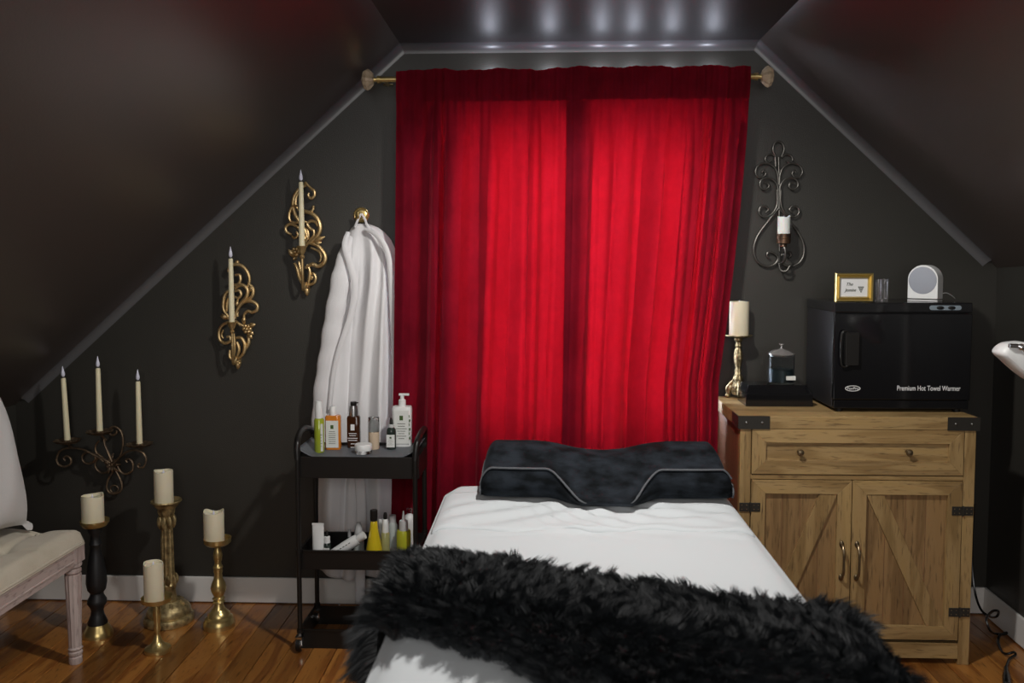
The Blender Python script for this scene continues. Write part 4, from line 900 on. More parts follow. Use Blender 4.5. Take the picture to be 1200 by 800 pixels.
# contour pillow
PX0, PX1 = W(563, 580, 2.24).x, W(858, 580, 2.24).x; pcx = (PX0+PX1)/2; phw = (PX1-PX0)/2
PB = TZ+.018
def smooth(a, b, x): t_ = min(1, max(0, (x-a)/(b-a))); return t_*t_*(3-2*t_)
def pil(u, v):
    s = (u*2-1); x = pcx+s*phw*(1-.0*v)
    cen = 1-smooth(.17, .46, abs(s+.02))                    # neck well
    yf = 2.215-.075*cen+.012*abs(s)**6; yb_ = 2.47-.02*cen
    hb = .108-.022*(1-smooth(0, .62, abs(s)))              # rear lobe dips in the middle
    hf = .078*(1-cen)+.020*cen
    e = 1-max(0, (abs(s)-.90)/.10)**2*.45
    if abs(s) > .999: e = .45
    # v: profile around: 0 bottom front, up the front, over the top, down the back
    if v < .16: k = v/.16; y = yf-.010*math.sin(PI*k); z = .004+(hf-.014)*k
    elif v < .28: k = (v-.16)/.12; a = k*PI/2; y = yf+.014*(1-math.cos(a)); z = hf-.010+.010*math.sin(a)
    elif v < .78:
        k = (v-.28)/.50; y = yf+.014+(yb_-.03-yf-.014)*k
        z = hf+(hb-hf)*(smooth(0, .75, k) if cen > .01 else smooth(0, .8, k)) - .010*math.sin(PI*min(1, k*2))*(1-cen)*.6
    elif v < .90: k = (v-.78)/.12; a = k*PI/2; y = yb_-.03+.03*math.sin(a); z = hb-.03+.03*math.cos(a)
    else: k = (v-.90)/.10; y = yb_; z = hb-.03-(hb-.034)*k
    ym = (yf+yb_)/2
    return (x, ym+(y-ym)*(1-.06*(abs(s) > .97)), PB+z*(e if z > .01 else 1))
pm_ = MB().grid(pil, 100, 90)
nA = 101
pm_.f.append(tuple(k*nA for k in range(91))); pm_.f.append(tuple(reversed([k*nA+100 for k in range(91)])))
pillow = thing('contour_pillow', (pcx, 2.33, TZ), 'charcoal velvet butterfly contour pillow at the head of the massage table', 'pillow')
pm_.build('cover', m_pilv, pillow)
def on_front(px, row, yy): v_ = W(px, row, yy); return v_
for sgn in (-1, 1):
    pts_ = []
    for k in range(60):
        t_ = k/59; s = sgn*(.985-(.985-.12)*t_)
        cen = 1-smooth(.17, .46, abs(s+.02))
        yf = 2.215-.075*cen+.012*abs(s)**6; hf = .078*(1-cen)+.020*cen
        cen2 = smooth(.80, 1, t_)
        e = 1-max(0, (abs(s)-.90)/.10)**2*.45; pts_.append((pcx+s*phw, yf+.002, PB+hf*e*(1-.75*cen2)+.002))
    MB().tube(pts_, .0026, 6).build('piping', m_pipe, pillow, label='thin grey seam piping')
for sgn in (-1, 1): MB().tube([(pil(0 if sgn < 0 else 1, v_/40)) for v_ in range(0, 41)], .0026, 6).build('piping', m_pipe, pillow, label='thin grey seam piping')
# fur throw draped across the table
FA0, FA1 = (TX0-.0, 1.76), (TX1+.0, 1.47)      # far edge, left to right
FN0, FN1 = (TX0, 1.43), (TX1, .93)             # near edge
def throw(u, v):                                # u across the table, v from near to far
    s = -.30+1.52*u                             # arc length parameter in table widths
    wT = TX1-TX0
    jag = .018*math.sin(u*23)+.012*math.sin(u*51+1)
    yn = FN0[1]+(FN1[1]-FN0[1])*s-.02*math.sin(s*PI)+.04*math.exp(-((s-.0)/.10)**2)*0+jag; yfz = FA0[1]+(FA1[1]-FA0[1])*s**1+.02*math.sin(s*7)+jag*.6
    y = yn+(yfz-yn)*v
    R = .06
    if s < 0: a = min(PI/2, -s*wT/R); x = TX0-R*math.sin(a)*.55; z = TZ+.018-R*(1-math.cos(a))-max(0, -s*wT-R*PI/2)
    elif s > 1: a = min(PI/2, (s-1)*wT/R); x = TX1+R*math.sin(a)*.8; z = TZ+.018-R*(1-math.cos(a))-max(0, (s-1)*wT-R*PI/2)
    else: x = TX0+s*wT; z = TZ+.018
    z += .012*math.sin(u*9+v*5)*math.sin(v*4)*(0<=s<=1)*.6+.010*math.exp(-((v-.5)/.5)**2)
    if s > 1: x += .05*min(1, (s-1)*4)*(.4+.6*math.sin(y*6+1)**2)
    if s < 0: x -= .02*math.sin(y*9)**2*min(1, -s*4)
    return (x, y, z)
fur = thing('fur_throw', ((TX0+TX1)/2, 1.45, TZ), 'shaggy black faux fur throw draped diagonally across the white sheet', 'throw')
MB().grid(lambda u, v: throw(.015+.97*u, .10+.86*v), 110, 40).build('backing', m_furb, fur, fix=False, solid=.006)
# pile: explicit tapered strands, clumped
NS = 90000
U = rng.random(NS); V = rng.random(NS)*1.08-.045+.022*np.sin(U*140)*np.sin(U*37)
def npthrow(U, V):
    wT = TX1-TX0; s = -.30+1.52*U; jag = .018*np.sin(U*23)+.012*np.sin(U*51+1)
    yn = FN0[1]+(FN1[1]-FN0[1])*s-.02*np.sin(s*PI)+jag; yf = FA0[1]+(FA1[1]-FA0[1])*s+.02*np.sin(s*7)+jag*.6
    y = yn+(yf-yn)*V; R = .06
    aL = np.clip(-s*wT/R, 0, PI/2); aR = np.clip((s-1)*wT/R, 0, PI/2)
    x = np.where(s < 0, TX0-R*np.sin(aL)*.55, np.where(s > 1, TX1+R*np.sin(aR)*.8, TX0+s*wT))
    z = TZ+.018-R*(1-np.cos(aL+aR))-np.maximum(0, np.where(s < 0, -s, s-1)*wT*((s < 0) | (s > 1))-R*PI/2)
    z = z+.012*np.sin(U*9+V*5)*np.sin(V*4)*((s >= 0) & (s <= 1))*.6+.010*np.exp(-((V-.5)/.5)**2)
    x = x+np.where(s > 1, .05*np.minimum(1, (s-1)*4)*(.4+.6*np.sin(y*6+1)**2), 0)-np.where(s < 0, .02*np.sin(y*9)**2*np.minimum(1, -s*4), 0)
    return np.stack([x, y, z], 1)
Pp = npthrow(U, V); e_ = 1e-3
du = npthrow(U+e_, V)-Pp; dv_ = npthrow(U, V+e_)-Pp; Nn = np.cross(du, dv_); Nn /= np.linalg.norm(Nn, axis=1)[:, None]+1e-12
Nn *= np.where(Nn[:, 2:3]+.6*np.sign(Pp[:, :1]-.1)*Nn[:, :1] < 0, -1, 1)
# clump centres on a jittered lattice in (u,v)
ncu, ncv = 95, 38
cu = np.floor(U*ncu); cv = np.floor(V*ncv); hsh = np.sin(cu*127.1+cv*311.7)*43758.5; h1 = hsh-np.floor(hsh); hsh = np.sin(cu*269.5+cv*183.3)*43758.5; h2 = hsh-np.floor(hsh); hsh = np.sin(cu*77.7+cv*41.3)*9758.5; h3 = hsh-np.floor(hsh)
Cc = npthrow(np.clip((cu+h1)/ncu, 0, 1), np.clip((cv+h2)/ncv, -.07, 1.04))
flow = np.stack([.55*np.sin(Pp[:, 0]*11+2*np.sin(Pp[:, 1]*9))+.5*(h1-.5)*2, -.50+.5*np.sin(Pp[:, 1]*13+Pp[:, 0]*5)+.6*(h2-.5)*2, np.full(NS, -.05)], 1)
ln_ = (.030+.018*h3+.006*rng.random(NS))[:, None]
side = np.abs(Nn[:, 2:3]) < .6
flow = flow+np.where(side, np.array([[0, 0, -.9]]), 0)
d1 = Nn*.9+flow*.45+rng.normal(0, .16, (NS, 3)); d1 /= np.linalg.norm(d1, axis=1)[:, None]
P1 = Pp+d1*ln_*.5
tip = Cc+Nn*ln_*.62+flow*ln_*.75+rng.normal(0, .0028, (NS, 3))
P2 = .45*(Pp+d1*ln_*.9+flow*ln_*.35)+.55*tip
P1 = P1*.75+((Pp+P2)/2)*.25
wdir = np.cross(d1, np.array([0, -1, .45])+rng.normal(0, .3, (NS, 3))); wdir /= np.linalg.norm(wdir, axis=1)[:, None]+1e-9
w0, w1 = .0009, .00075
Vv = np.empty((NS, 5, 3)); Vv[:, 0] = Pp-wdir*w0-Nn*.003; Vv[:, 1] = Pp+wdir*w0-Nn*.003; Vv[:, 2] = P1-wdir*w1; Vv[:, 3] = P1+wdir*w1; Vv[:, 4] = P2
Vv -= np.array(ORG[fur.name])[None, None, :]
b_ = np.arange(NS)*5
tris = np.stack([b_, b_+1, b_+3, b_, b_+3, b_+2, b_+2, b_+3, b_+4], 1).ravel()
me = bpy.data.meshes.new('fur_pile'); me.vertices.add(NS*5); me.vertices.foreach_set('co', Vv.astype(np.float32).ravel())
me.loops.add(len(tris)); me.loops.foreach_set('vertex_index', tris.astype(np.int32)); me.polygons.add(NS*3)
me.polygons.foreach_set('loop_start', np.arange(NS*3, dtype=np.int32)*3); me.polygons.foreach_set('loop_total', np.full(NS*3, 3, np.int32)); me.update(calc_edges=True)
me.polygons.foreach_set('use_smooth', [True]*(NS*3)); me.materials.append(m_hair)
fo = bpy.data.objects.new('fur_pile', me); col.objects.link(fo); fo.parent = fur; fo['kind'] = 'stuff'; fo['label'] = 'long shaggy black fur strands'

# ------------------------------------------------------------------ wooden cabinet
CY0 = 2.82; CYB = D-.02
KX0, KX1 = W(866, 600, CY0).x, W(1141, 600, CY0).x
KZ = W(1000, 488, CY0).z; KT = .042
def kx(px, row=600): return W(px, row, CY0).x
def kz(row): return W(1000, row, CY0).z
cab = thing('cabinet', ((KX0+KX1)/2, (CY0+CYB)/2, 0), 'rustic oak cabinet with one drawer and two barn style doors right of the massage table', 'cabinet')
MB().box((KX0-.006, CY0-.004, KZ-KT), (KX1+.006, CYB, KZ)).build('top', m_oakh, cab, bevel=.002, smooth=False)
lw = .036
for x0, x1 in ((KX0, KX0+lw), (KX1-lw, KX1)):
    MB().box((x0, CY0, .0), (x1, CY0+.03, KZ-KT)).build('post', m_oakv, cab, bevel=.0012, smooth=False)
    MB().box((x0, CYB-.03, .0), (x1, CYB, KZ-KT)).build('post', m_oakv, cab, bevel=.0012, smooth=False)
for x0 in (KX0+.006, KX1-.018):
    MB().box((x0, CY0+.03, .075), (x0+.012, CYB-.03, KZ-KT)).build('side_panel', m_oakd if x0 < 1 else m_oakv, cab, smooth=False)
xa, xb = KX0+lw, KX1-lw
zd0, zd1 = kz(556), kz(503)                # drawer
zo0, zo1 = kz(748), kz(563)                # doors
MB().box((xa, CY0+.02, .06), (xb, CY0+.03, KZ-KT)).build('front_backing', m_seam, cab, smooth=False)
MB().box((xa, CY0+.001, kz(770)), (xb, CY0+.02, kz(752))).build('bottom_rail', m_oakh, cab, bevel=.0015, smooth=False)
MB().box((xa, CY0+.002, zd0-.018), (xb, CY0+.02, zd0-.003)).build('middle_rail', m_oakh, cab, bevel=.001, smooth=False)
MB().box((xa, CY0+.03, .060), (xb, CYB, .072)).build('bottom_panel', m_oakh, cab, smooth=False)
def framed(x0, x1, z0, z1, fw, yb_, par, inner=True, names=('frame', 'panel')):
    yf = CY0-.002
    for (pts, nm, mt) in (([(x0, z1), (x1, z1), (x1-fw, z1-fw), (x0+fw, z1-fw)], 'frame_rail', m_oakh), ([(x0, z0), (x0+fw, z0+fw), (x1-fw, z0+fw), (x1, z0)], 'frame_rail', m_oakh), ([(x0, z0), (x0, z1), (x0+fw, z1-fw), (x0+fw, z0+fw)], 'frame_stile', m_oakv), ([(x1, z0), (x1-fw, z0+fw), (x1-fw, z1-fw), (x1, z1)], 'frame_stile', m_oakv)):
        MB().prism([(x_, yf, z_) for x_, z_ in pts], (0, .018, 0)).build(nm, mt, par, bevel=.0009, smooth=False)
dr = MB().box((xa+.004, CY0+.009, zd0+.002), (xb-.004, CY0+.018, zd1-.002)).build('drawer', m_oakh, cab, smooth=False)
framed(xa+.003, xb-.003, zd0, zd1, .046, 0, dr)
for kp in (939, 1067):
    kx_, kz_ = W(kp, 532, CY0-.02).x, W(kp, 531, CY0-.02).z
    k_ = MB(); pr_ = [(.006, 0), (.005, .004), (.0045, .012), (.010, .018), (.0115, .023), (.009, .028), (0, .030)]
    L_ = MB().lathe(pr_, (0, 0, 0), 20); k_.v = [(kx_+a_, CY0+.009-z_, kz_+b_) for a_, b_, z_ in L_.v]; k_.f = L_.f
    k_.build('knob', mat('aged_bronze', (.20, .15, .09), .35, .85) if kp == 939 else bpy.data.materials['aged_bronze'], dr, label='aged bronze knob')
m_bz = bpy.data.materials['aged_bronze']
xm = kx(998)
m_plate = mat('dark_plate', (.035, .032, .027), .45, .3)
def handle(hx, zt0, zb0, par):
    hb = MB().tube(cat_spline([(hx, CY0-.002, zt0), (hx, CY0-.016, zt0-.004), (hx, CY0-.028, zt0-.022), (hx, CY0-.030, (zt0+zb0)/2), (hx, CY0-.028, zb0+.022), (hx, CY0-.016, zb0+.004), (hx, CY0-.002, zb0)], 5), .0042, 8)
    for z_ in (zt0, zb0): hb.ell((hx, CY0-.005, z_), (.008, .005, .012), 10, 6)
    hb.build('handle', m_bz, par, label='dark bronze bow handle')
for side, (x0, x1) in (('l', (xa+.003, xm-.0015)), ('r', (xm+.0015, xb-.003))):
    do = MB().box((x0+.002, CY0+.010, zo0+.002), (x1-.002, CY0+.018, zo1-.002)).build('door', m_oakp, cab, smooth=False)
    fw = .046; framed(x0, x1, zo0, zo1, fw, 0, do)
    ix0, ix1, iz0, iz1 = x0+fw, x1-fw, zo0+fw, zo1-fw; bw = .052
    if side == 'l': pts = [(ix1-bw*1.1, iz1), (ix1, iz1), (ix0+bw*1.1, iz0), (ix0, iz0)]
    else: pts = [(ix0, iz1), (ix0+bw*1.1, iz1), (ix1, iz0), (ix1-bw*1.1, iz0)]
    MB().prism([(x_, CY0+.001, z_) for x_, z_ in pts], (0, .0095, 0)).build('diagonal_brace', m_oakv, do, bevel=.0008, smooth=False)
    nP = 4
    for k in range(1, nP):
        xx_ = ix0+(ix1-ix0)*k/nP; MB().box((xx_-.0007, CY0+.0095, iz0), (xx_+.0007, CY0+.011, iz1)).build('panel_groove', m_oakd, do, smooth=False)
    handle(W(988 if side == 'l' else 1006, 650, CY0-.02).x, kz(637), kz(676), do)
for hx, row in ((xb, 597), (xb, 715), (xa, 595), (xa, 715)):
    z_ = kz(row); h_ = MB().box((hx-.036, CY0-.0045, z_-.015), (hx-.003, CY0-.0015, z_+.015)).box((hx+.003, CY0-.0045, z_-.015), (hx+.033, CY0-.0005, z_+.015)).tube([(hx, CY0-.004, z_-.017), (hx, CY0-.004, z_+.017)], .0035, 8)
    hg = h_.build('hinge', m_plate, cab, bevel=.002, smooth=False, label='black iron hinge')
    s_ = MB()
    for dx in (-.028, -.012, .012, .026):
        for dz in (-.007, .007): s_.ell((hx+dx, CY0-.005, z_+dz), (.0022, .0012, .0022), 8, 4)
    s_.build('screws', m_bz, hg)
for x0, x1 in ((KX0-.0075, KX0+.095), (KX1-.095, KX1+.0075)):
    br = MB().box((x0, CY0-.0062, KZ-KT-.001), (x1, CY0-.003, KZ+.0005)); xs = x0 if x0 < 1 else x1
    br.box((xs-.001, CY0-.006, KZ-KT-.001), (xs+.002, CY0+.09, KZ+.0005))
    b_ = br.build('corner_bracket', m_plate, cab, smooth=False, label='black iron corner plate with two rivets')
    s_ = MB()
    for t_ in (.25, .75): s_.ell((x0+(x1-x0)*t_, CY0-.0065, KZ-KT/2), (.0042, .003, .0042), 10, 5)
    s_.build('rivets', m_silver, b_)
# ------------------------------------------------------------------ towel warmer
WY0 = 2.90; WYB = D-.04
X0, X1 = W(978, 400, WY0).x, W(1139, 400, WY0).x
wz = lambda row: W(1050, row, WY0).z
Z0 = KZ+.012; Z1 = wz(354.5)
war = thing('towel_warmer', ((X0+X1)/2, (WY0+WYB)/2, KZ), 'glossy black hot towel warmer box with a hinged door on the oak cabinet', 'warmer')
m_wside = mat('warmer_side', (.022, .022, .024), .4)
MB().box((X0+.002, WY0+.022, Z0), (X1-.002, WYB, Z1-.002)).build('case', m_wside, war, bevel=.003, smooth=False)
MB().box((X0, WY0+.002, wz(367)+.002), (X1, WYB+.002, Z1)).build('top_cover', m_gloss, war, bevel=.003, smooth=False)
zd = wz(469)
do = MB().box((X0, WY0, zd+.001), (X1, WY0+.020, wz(367)-.001)).build('door', m_gloss, war, bevel=.003, smooth=False)
MB().box((X0+.003, WY0+.004, Z0), (X1-.003, WY0+.022, zd-.001)).build('base_panel', m_gloss, war, bevel=.002, smooth=False)
for x_ in (X0+.03, X1-.03):
    for y_ in (WY0+.03, WYB-.03): MB().lathe([(.012, 0), (.013, .012)], (x_, y_, KZ), 16).build('foot', m_seam, war)
h0, h1 = W(987, 388, WY0-.02), W(1007, 430, WY0-.02)
hm = MB(); hcx = (h0.x+h1.x)/2; hcz = (h0.z+h1.z)/2; hw, hh = (h1.x-h0.x)/2, (h0.z-h1.z)/2
hm.tube([(hcx-hw*.55+hw*.45*abs(math.cos(a))**.5*(1 if math.cos(a) > 0 else -1), WY0-.012, hcz+hh*abs(math.sin(a))**.6*(1 if math.sin(a) > 0 else -1)) for a in [2*PI*k/32 for k in range(32)]], .0035, 8, closed=True)
hm.box((hcx-hw*.5, WY0-.016, hcz-hh*.92), (hcx+hw, WY0+.001, hcz+hh*.92))
hm.build('handle', m_blackm, do, bevel=.003, smooth=False)
c0, c1 = W(1089.5, 360.5, WY0), W(1127, 360.5, WY0)
cpn = MB(); rr = .0078; pts = [(c0.x+rr+rr*math.cos(a), 0, rr*math.sin(a)) for a in [PI/2+PI*k/10 for k in range(11)]]+[(c1.x-rr+rr*math.cos(a), 0, rr*math.sin(a)) for a in [-PI/2+PI*k/10 for k in range(11)]]
cpn.prism([(x_, WY0+.0005, c0.z+z_) for x_, _, z_ in pts], (0, .003, 0)); cp_ = cpn.build('control_panel', mat('steel_blue_panel', (.22, .27, .31), .4), war, smooth=False)
for t_ in (.33, .69): MB().ell((c0.x+(c1.x-c0.x)*t_, WY0-.0005, c0.z), (.0125, .003, .0060), 16, 8).build('switch', m_seam, cp_, label='black rocker switch')
def text(s, x, y, z, size, m, parent, name, shear=0, rot=(PI/2, 0, 0), ext=.0004, align='LEFT', lab=None, sx=1):
    c = bpy.data.curves.new(name, 'FONT'); c.body = s; c.size = size; c.extrude = ext; c.shear = shear; c.align_x = align; c.offset = size*.006
    o = bpy.data.objects.new(name, c); col.objects.link(o); bpy.context.view_layer.update()
    me = bpy.data.meshes.new_from_object(o); col.objects.unlink(o); bpy.data.objects.remove(o)
    me.materials.clear(); me.materials.append(m)
    o = bpy.data.objects.new(name, me); col.objects.link(o); o.parent = parent; ORG[o.name] = ORG[parent.name]
    o.location = Vector((x, y, z))-ORG[parent.name]; o.rotation_euler = rot; o.scale = (sx, 1, 1)
    return o, me
tp = W(1050.8, 457.3, WY0)
to, tm = text('Premium Hot Towel Warmer', tp.x, WY0-.0006, tp.z, .024, m_wtxt, do, 'lettering')
wid = max(v.co.x for v in tm.vertices)-min(v.co.x for v in tm.vertices); to.scale = ((W(1125, 457, WY0).x-tp.x)/wid, 1.0, 1)
lp = W(999.3, 455, WY0); rg_ = MB(); rg_.tube([(lp.x+.0245*math.cos(a)*(1+.0*math.sin(a)), WY0-.0003, lp.z+.0088*math.sin(a)) for a in [2*PI*k/28 for k in range(28)]], .0013, 6, closed=True)
rg_.build('logo_ring', m_wtxt, do)
to, tm = text('ForPro', lp.x-.0195, WY0-.0006, lp.z-.0042, .0125, m_wtxt, do, 'logo_lettering', shear=.15)
wid = max(v.co.x for v in tm.vertices)-min(v.co.x for v in tm.vertices); to.scale = (.039/wid, 1, 1)
# ------------------------------------------------------------------ frame, glasses, speaker on the warmer
FY = WY0+.035; ft = Z1+.0008
f0, f1 = W(979.5, 340, FY), W(1024, 340, FY); fh = W(1000, 320, FY).z-ft
fr = thing('photo_frame', ((f0.x+f1.x)/2, FY, ft), 'small gilt frame with a handwritten card standing on the towel warmer', 'frame')
fm = MB(); bw = .0175
for a_, b_, c_, d_ in (((f0.x, ft), (f1.x, ft), (f1.x-bw, ft+bw), (f0.x+bw, ft+bw)), ((f1.x, ft), (f1.x, ft+fh), (f1.x-bw, ft+fh-bw), (f1.x-bw, ft+bw)), ((f1.x, ft+fh), (f0.x, ft+fh), (f0.x+bw, ft+fh-bw), (f1.x-bw, ft+fh-bw)), ((f0.x, ft+fh), (f0.x, ft), (f0.x+bw, ft+bw), (f0.x+bw, ft+fh-bw))):
    def mid_(p_, q_, t_): return (p_[0]+(q_[0]-p_[0])*t_, p_[1]+(q_[1]-p_[1])*t_)
    strips = [(0, .006), (.12, 0), (.25, .0), (.55, .007), (.85, .003), (1, .012)]
    i0 = len(fm.v)
    for t_, dy in strips:
        p_ = mid_(a_, d_, t_); q_ = mid_(b_, c_, t_); fm.v += [(p_[0], FY+dy, p_[1]), (q_[0], FY+dy, q_[1])]
    for k in range(len(strips)-1): fm.f.append((i0+2*k, i0+2*k+1, i0+2*k+3, i0+2*k+2))
    fm.v += [(a_[0], FY+.016, a_[1]), (b_[0], FY+.016, b_[1])]; fm.f.append((i0, i0+1, i0+2*len(strips)+1, i0+2*len(strips)))
fm.build('moulding', m_pfr, fr, smooth=False)
MB().box((f0.x+.002, FY+.013, ft+.002), (f1.x-.002, FY+.017, ft+fh-.002)).prism([((f0.x+f1.x)/2-.02, FY+.017, ft), ((f0.x+f1.x)/2+.02, FY+.017, ft), ((f0.x+f1.x)/2, FY+.017, ft+fh*.8)], (0, .002, 0)).box(((f0.x+f1.x)/2-.015, FY+.019, ft), ((f0.x+f1.x)/2+.015, FY+.05, ft+.002)).build('backing', m_seam, fr, smooth=False)
cdp = MB().box((f0.x+bw, FY+.0105, ft+bw), (f1.x-bw, FY+.0125, ft+fh-bw)).build('card', mat('card_paper', (.70, .70, .70), .6), fr, smooth=False)
cw_ = f1.x-f0.x-2*bw; ch = fh-2*bw
text('The', f0.x+bw+cw_*.20, FY+.0100, ft+bw+ch*.60, .015, m_print, cdp, 'handwriting', shear=.4)
text('Jasmine', f0.x+bw+cw_*.18, FY+.0100, ft+bw+ch*.28, .015, m_print, cdp, 'handwriting', shear=.4, sx=.8)
gr = MB()
for r_ in range(4):
    for q_ in range(4-r_): gr.ell((f0.x+bw+cw_*(.68+.055*q_+.028*r_), FY+.0100, ft+bw+ch*(.52-.085*r_)), (.0024, .0008, .0024), 8, 5)
gr.build('grape_drawing', m_print, cdp)
for k_, (gx, lb) in enumerate(((1029.2, 'small ribbed clear shot glass touching the gilt frame'), (1036.6, 'small ribbed clear shot glass farther from the gilt frame'))):
    p = W(gx, 350, FY+.03); p.z = ft; hgt = W(1030, 327, FY+.03).z-ft
    g = thing('shot_glass', p, lb, 'glass', 'ribbed shot glasses on the towel warmer')
    MB().lathe([(.0095, 0), (.0100, .002), (.0108, hgt*.9), (.0110, hgt), (.0098, hgt), (.0090, .008), (0, .007)], p, 36, lambda a, z: 1+.04*math.cos(9*a)).build('bowl', mat('ribbed_glass', (.92, .92, .92), .03, Transmission_Weight=1.0, IOR=1.5) if k_ == 0 else bpy.data.materials['ribbed_glass'], g)
SY = WY0+.075; sp0, sp1 = W(1063.5, 345, SY), W(1098, 345, SY); sw = (sp1.x-sp0.x)/2; scx = (sp0.x+sp1.x)/2; spt = W(1080, 310.5, SY).z; sh_ = spt-ft
spk = thing('speaker', (scx, SY+.03, ft), 'white arch shaped speaker with a round grey fabric front on the towel warmer', 'speaker')
th = math.radians(-14)
def rotp(x_, y_, z_): dx, dy = x_-scx, y_-SY; return (scx+dx*math.cos(th)-dy*math.sin(th), SY+dx*math.sin(th)*-1*-1+dy*math.cos(th), z_)
sh2 = sh_-sw
arch = [(scx-sw, ft+.009), (scx+sw, ft+.009)]+[(scx+sw*math.cos(a), ft+sh2+sw*math.sin(a)) for a in [PI*k/20 for k in range(21)]]
def rot_mb(m_, ang=math.radians(-44)):
    c_, s_ = math.cos(ang), math.sin(ang)
    m_.v = [(scx+(x_-scx)*c_-(y_-SY)*s_, SY+(x_-scx)*s_+(y_-SY)*c_, z_) for x_, y_, z_ in m_.v]; return m_
rot_mb(MB().prism([(x_, SY, z_) for x_, z_ in arch], (0, .048, 0))).build('shell', m_wpl, spk, bevel=.002, smooth=False)
rot_mb(MB().prism([(x_*.96+scx*.04, SY+.0481, z_) for x_, z_ in arch], (0, .006, 0))).build('rear_shell', m_gsh, spk, smooth=False)
gl = MB().lathe([(0, .004), (sw*.80, .0035), (sw*.93, .001), (sw*.95, -.002)], (0, 0, 0), 40); gl.v = [(scx+x_, SY-z_, ft+sh2+y_-.003) for x_, y_, z_ in gl.v]
rot_mb(gl).build('grille', m_gplas, spk, label='round grey woven fabric grille')
rot_mb(MB().box((scx-sw, SY+.001, ft), (scx+sw, SY+.046, ft+.006))).build('foot', m_gsh, spk, smooth=False)
MB().tube(cat_spline([W(1099, 346, SY+.05), W(1108, 343, SY+.06), W(1115, 346, SY+.07), W(1119, 349.5, SY+.09)], 6), .0016, 6).build('cord', m_wpl, spk)
# ------------------------------------------------------------------ glossy box, candle jar, antique candle holder on the cabinet
ZC = KZ+.0006
b0, b1 = G(874, 476, ZC), G(953, 476.5, ZC)
BYF = b0.y; x0, x1 = b0.x, W(953, 470, BYF).x; bh = W(900, 452, BYF).z-ZC; byb = BYF+.13
box_ = thing('trinket_box', ((x0+x1)/2, BYF+.065, ZC), 'flat glossy black box with sloping lid edges on the oak cabinet', 'box')
zl = ZC+bh*.60
MB().hexa([(x0, BYF, ZC), (x1, BYF, ZC), (x1, byb, ZC), (x0, byb, ZC), (x0+.001, BYF+.001, zl), (x1-.001, BYF+.001, zl), (x1-.001, byb-.001, zl), (x0+.001, byb-.001, zl)]).build('base', m_gloss, box_, bevel=.002, smooth=False)
MB().hexa([(x0, BYF, zl+.001), (x1, BYF, zl+.001), (x1, byb, zl+.001), (x0, byb, zl+.001), (x0+.010, BYF+.018, ZC+bh), (x1-.020, BYF+.018, ZC+bh), (x1-.020, byb-.01, ZC+bh), (x0+.010, byb-.01, ZC+bh)]).build('lid', m_gloss, box_, bevel=.002, smooth=False)
zb2 = ZC+bh+.0006; p = W(915, 448, BYF+.067); p.z = zb2
jr = thing('candle_jar', p, 'dark glass candle jar with a domed glass lid on the glossy black box', 'jar')
r = (W(930.5, 430, p.y).x-W(899.5, 430, p.y).x)/2; jh = W(915, 415, p.y).z-zb2
m_smoke = mat('smoky_glass', (.80, .84, .86), .03, Transmission_Weight=1.0, IOR=1.12)
MB().lathe([(r*.96, 0), (r, .003), (r, jh), (r*.93, jh), (r*.93, .006), (0, .005)], p, 36).build('glass', m_smoke, jr)
MB().lathe([(r*.90, .006), (r*.90, jh*.50), (0, jh*.50)], p, 30).build('wax', mat('petrol_wax', (.02, .035, .042), .4), jr, label='dark petrol blue wax')
lz = jh
MB().lathe([(r*1.0, lz), (r*1.0, lz+.004), (r*.80, lz+.009), (r*.62, lz+.014), (r*.28, lz+.018), (.003, lz+.022), (.0025, lz+.030), (.006, lz+.033), (.009, lz+.035), (.008, lz+.038), (0, lz+.039)], p, 30).lathe([(r*.9, lz), (r*.88, lz-.007), (r*.84, lz-.007), (r*.84, lz)], p, 30).build('lid', mat('silvered_glass', (.42, .40, .38), .12, .6), jr, label='domed lid with small silver knob')
MB().box((p.x+.006, p.y-r-.0005, zb2+.017), (p.x+.037*r/.045, p.y-r*.72, zb2+.031)).build('label', m_lbl, jr, smooth=False)
# antique holder left on the cabinet
p = G(863, 467, ZC); p.y = D-.075; p.x = W(863.5, 450, p.y).x; p.z = ZC; k = p.y/F; zr = lambda row: W(865, row, p.y).z-p.z
p.x = W(865, 430, p.y).x
t = thing('candle_holder', p, 'ornate antique gold footed candle holder on the oak cabinet beside the curtain', 'candle holder')
spin(p, k, zr, [('stem', m_silverg, lambda a, z: 1+.08*math.cos(6*a), [(4, 450), (6, 446), (5, 441), (3.2, 438), (3.6, 434), (2.6, 431), (3.8, 427), (5, 420), (4.4, 412), (2.8, 407), (4, 405), (2.8, 402), (3, 399)], None),
 ('candle_dish', m_silverg, lambda a, z: 1+.02*math.cos(20*a), [(3, 401), (5, 398), (4.4, 396), (13.5, 394.5), (16, 393), (15.5, 392.2), (0, 393)], None)], t, m_silverg)
ft_ = MB()
ft_.lathe([(6, 462), (8, 457), (7, 452), (5, 448)] and [(.018, zr(462)), (.024, zr(457)), (.021, zr(452)), (.014, zr(447))], p, 24, lambda a, z: 1+.1*math.cos(9*a))
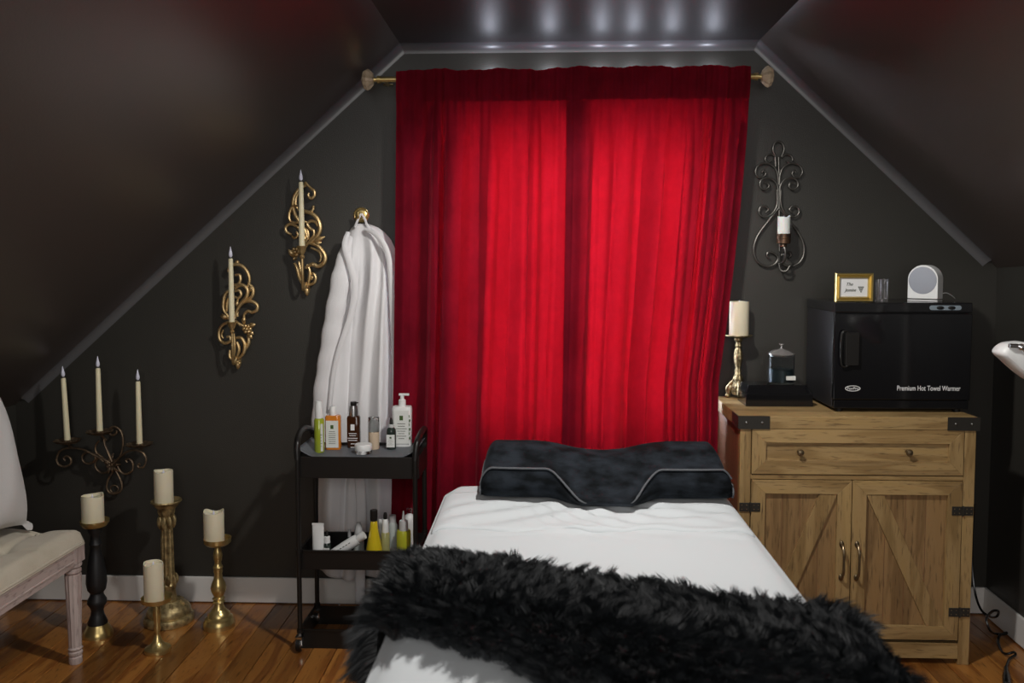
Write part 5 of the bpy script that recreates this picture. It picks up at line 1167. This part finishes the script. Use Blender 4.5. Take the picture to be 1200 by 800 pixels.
for q in range(3):
    an = 2*PI*q/3-PI/2; d_ = Vector((math.cos(an), math.sin(an), 0))
    P_ = [Vector(p)+d_*r_+Vector((0, 0, z_)) for r_, z_ in ((.012, zr(446)), (.026, zr(450)), (.036, zr(456)), (.034, zr(461)), (.036, .010), (.044, .007))]
    ft_.tube(cat_spline(P_, 5), [.008]*8+[.010]*8+[.007]*10, 8); ft_.ell(Vector(p)+d_*.038+Vector((0, 0, .009)), (.010, .010, .009), 10, 6)
    for s_ in (-1, 1): ft_.ell(Vector(p)+Vector((math.cos(an+s_*.5)*.026, math.sin(an+s_*.5)*.026, zr(454))), (.007, .007, .009), 8, 5)
ft_.build('claw_foot', m_silverg, t)
zc_ = p.z+zr(393); pillar((p.x+.001, p.y, zc_), 11.2*k, W(866, 353, p.y).z-zc_, 'tall ivory pillar candle on the ornate holder on the cabinet', rim=.0005, seed=5)
# ------------------------------------------------------------------ power cord and magnifier lamp
def L(px, py, y): return W(px, py, y)
cpts = [L(1141, 590, 3.19), L(1139, 650, 3.18), L(1142, 690, 3.15), L(1149, 713, 3.10), L(1160, 722, 3.04), L(1168, 722, 2.98), L(1170, 716, 2.97), L(1163, 716, 2.98), L(1156, 725, 2.99), L(1160, 738, 2.985)]
def GF(px, py, dz=.006): v = G(px, py, dz); return v
cpts += [GF(1166, 742), GF(1176, 743, .012), GF(1180, 741, .02), GF(1172, 744, .014), GF(1170, 752), GF(1174, 763), GF(1180, 766, .012), GF(1188, 764, .02), GF(1190, 767, .012), GF(1183, 772, .006)]
cpts += [GF(1179, 782, .006)]
cord = thing('power_cord', GF(1170, 752, 0), 'curly black power cord on the floor between cabinet and right wall', 'cord')
MB().tube(cat_spline(cpts, 5), .0042, 8).build('cable', m_cable, cord)
a_, b_ = GF(1179, 782, .008), GF(1180, 803, .012)
MB().tube([a_, a_+(b_-a_)*.3, a_+(b_-a_)*.45, b_], [.006, .008, .012, .013], 10).build('plug', m_cable, cord, label='black plug end')
LY = 2.35
hp = [W(x_, y_, LY) for x_, y_ in ((1167, 412.5), (1175, 403), (1186, 400.5), (1196, 400), (1203, 404), (1215, 415), (1222, 432), (1216, 446), (1204, 445), (1190, 435), (1177, 423))]
lamp_t = thing('magnifier_lamp', (W(1240, 430, LY).x, LY, 0), 'white plastic treatment lamp head reaching in from the right edge', 'lamp')
cen_ = sum((Vector(v_) for v_ in hp), Vector())/len(hp)
lmb = MB(); hs = cat_spline(hp, 4, closed=True); n_ = len(hs)
for sc1, dy in ((.80, -.035), (.93, -.030), (1.0, -.018), (1.0, .018), (.93, .03), (.80, .035)):
    for v_ in hs: q_ = cen_+(v_-cen_)*sc1; lmb.v.append((q_.x, q_.y+dy, q_.z))
for j in range(5):
    for k in range(n_): lmb.f.append((j*n_+k, j*n_+(k+1) % n_, (j+1)*n_+(k+1) % n_, (j+1)*n_+k))
lmb.f.append(tuple(reversed(range(n_)))); lmb.f.append(tuple(5*n_+k for k in range(n_)))
lmb.build('head', m_wpl, lamp_t)
jc = W(1187, 405, LY-.036)
MB().tube([jc+Vector((-.010, -.001, 0)), jc+Vector((.012, -.001, -.001))], .0065, 12).ell(jc+Vector((.02, -.004, -.004)), (.012, .010, .010), 12, 8).tube([jc+Vector((.02, -.004, 0)), jc+Vector((.032, -.004, -.022))], .005, 8).build('joint', m_chrome, lamp_t, label='chrome pivot joint')
sx_ = W(1260, 430, LY).x
MB().tube(cat_spline([Vector((cen_.x+.03, LY, cen_.z)), Vector((sx_, LY-.05, 1.30)), Vector((sx_+.05, LY-.08, 1.34))], 6), .012, 10).tube([Vector((sx_+.05, LY-.08, 1.34)), Vector((sx_+.05, LY-.08, .04))], .014, 10).build('pole', m_wpl, lamp_t)
MB().lathe([(.13, 0), (.13, .03), (.03, .045), (0, .045)], (sx_+.05, LY-.08, 0), 28).build('base', m_wpl, lamp_t)
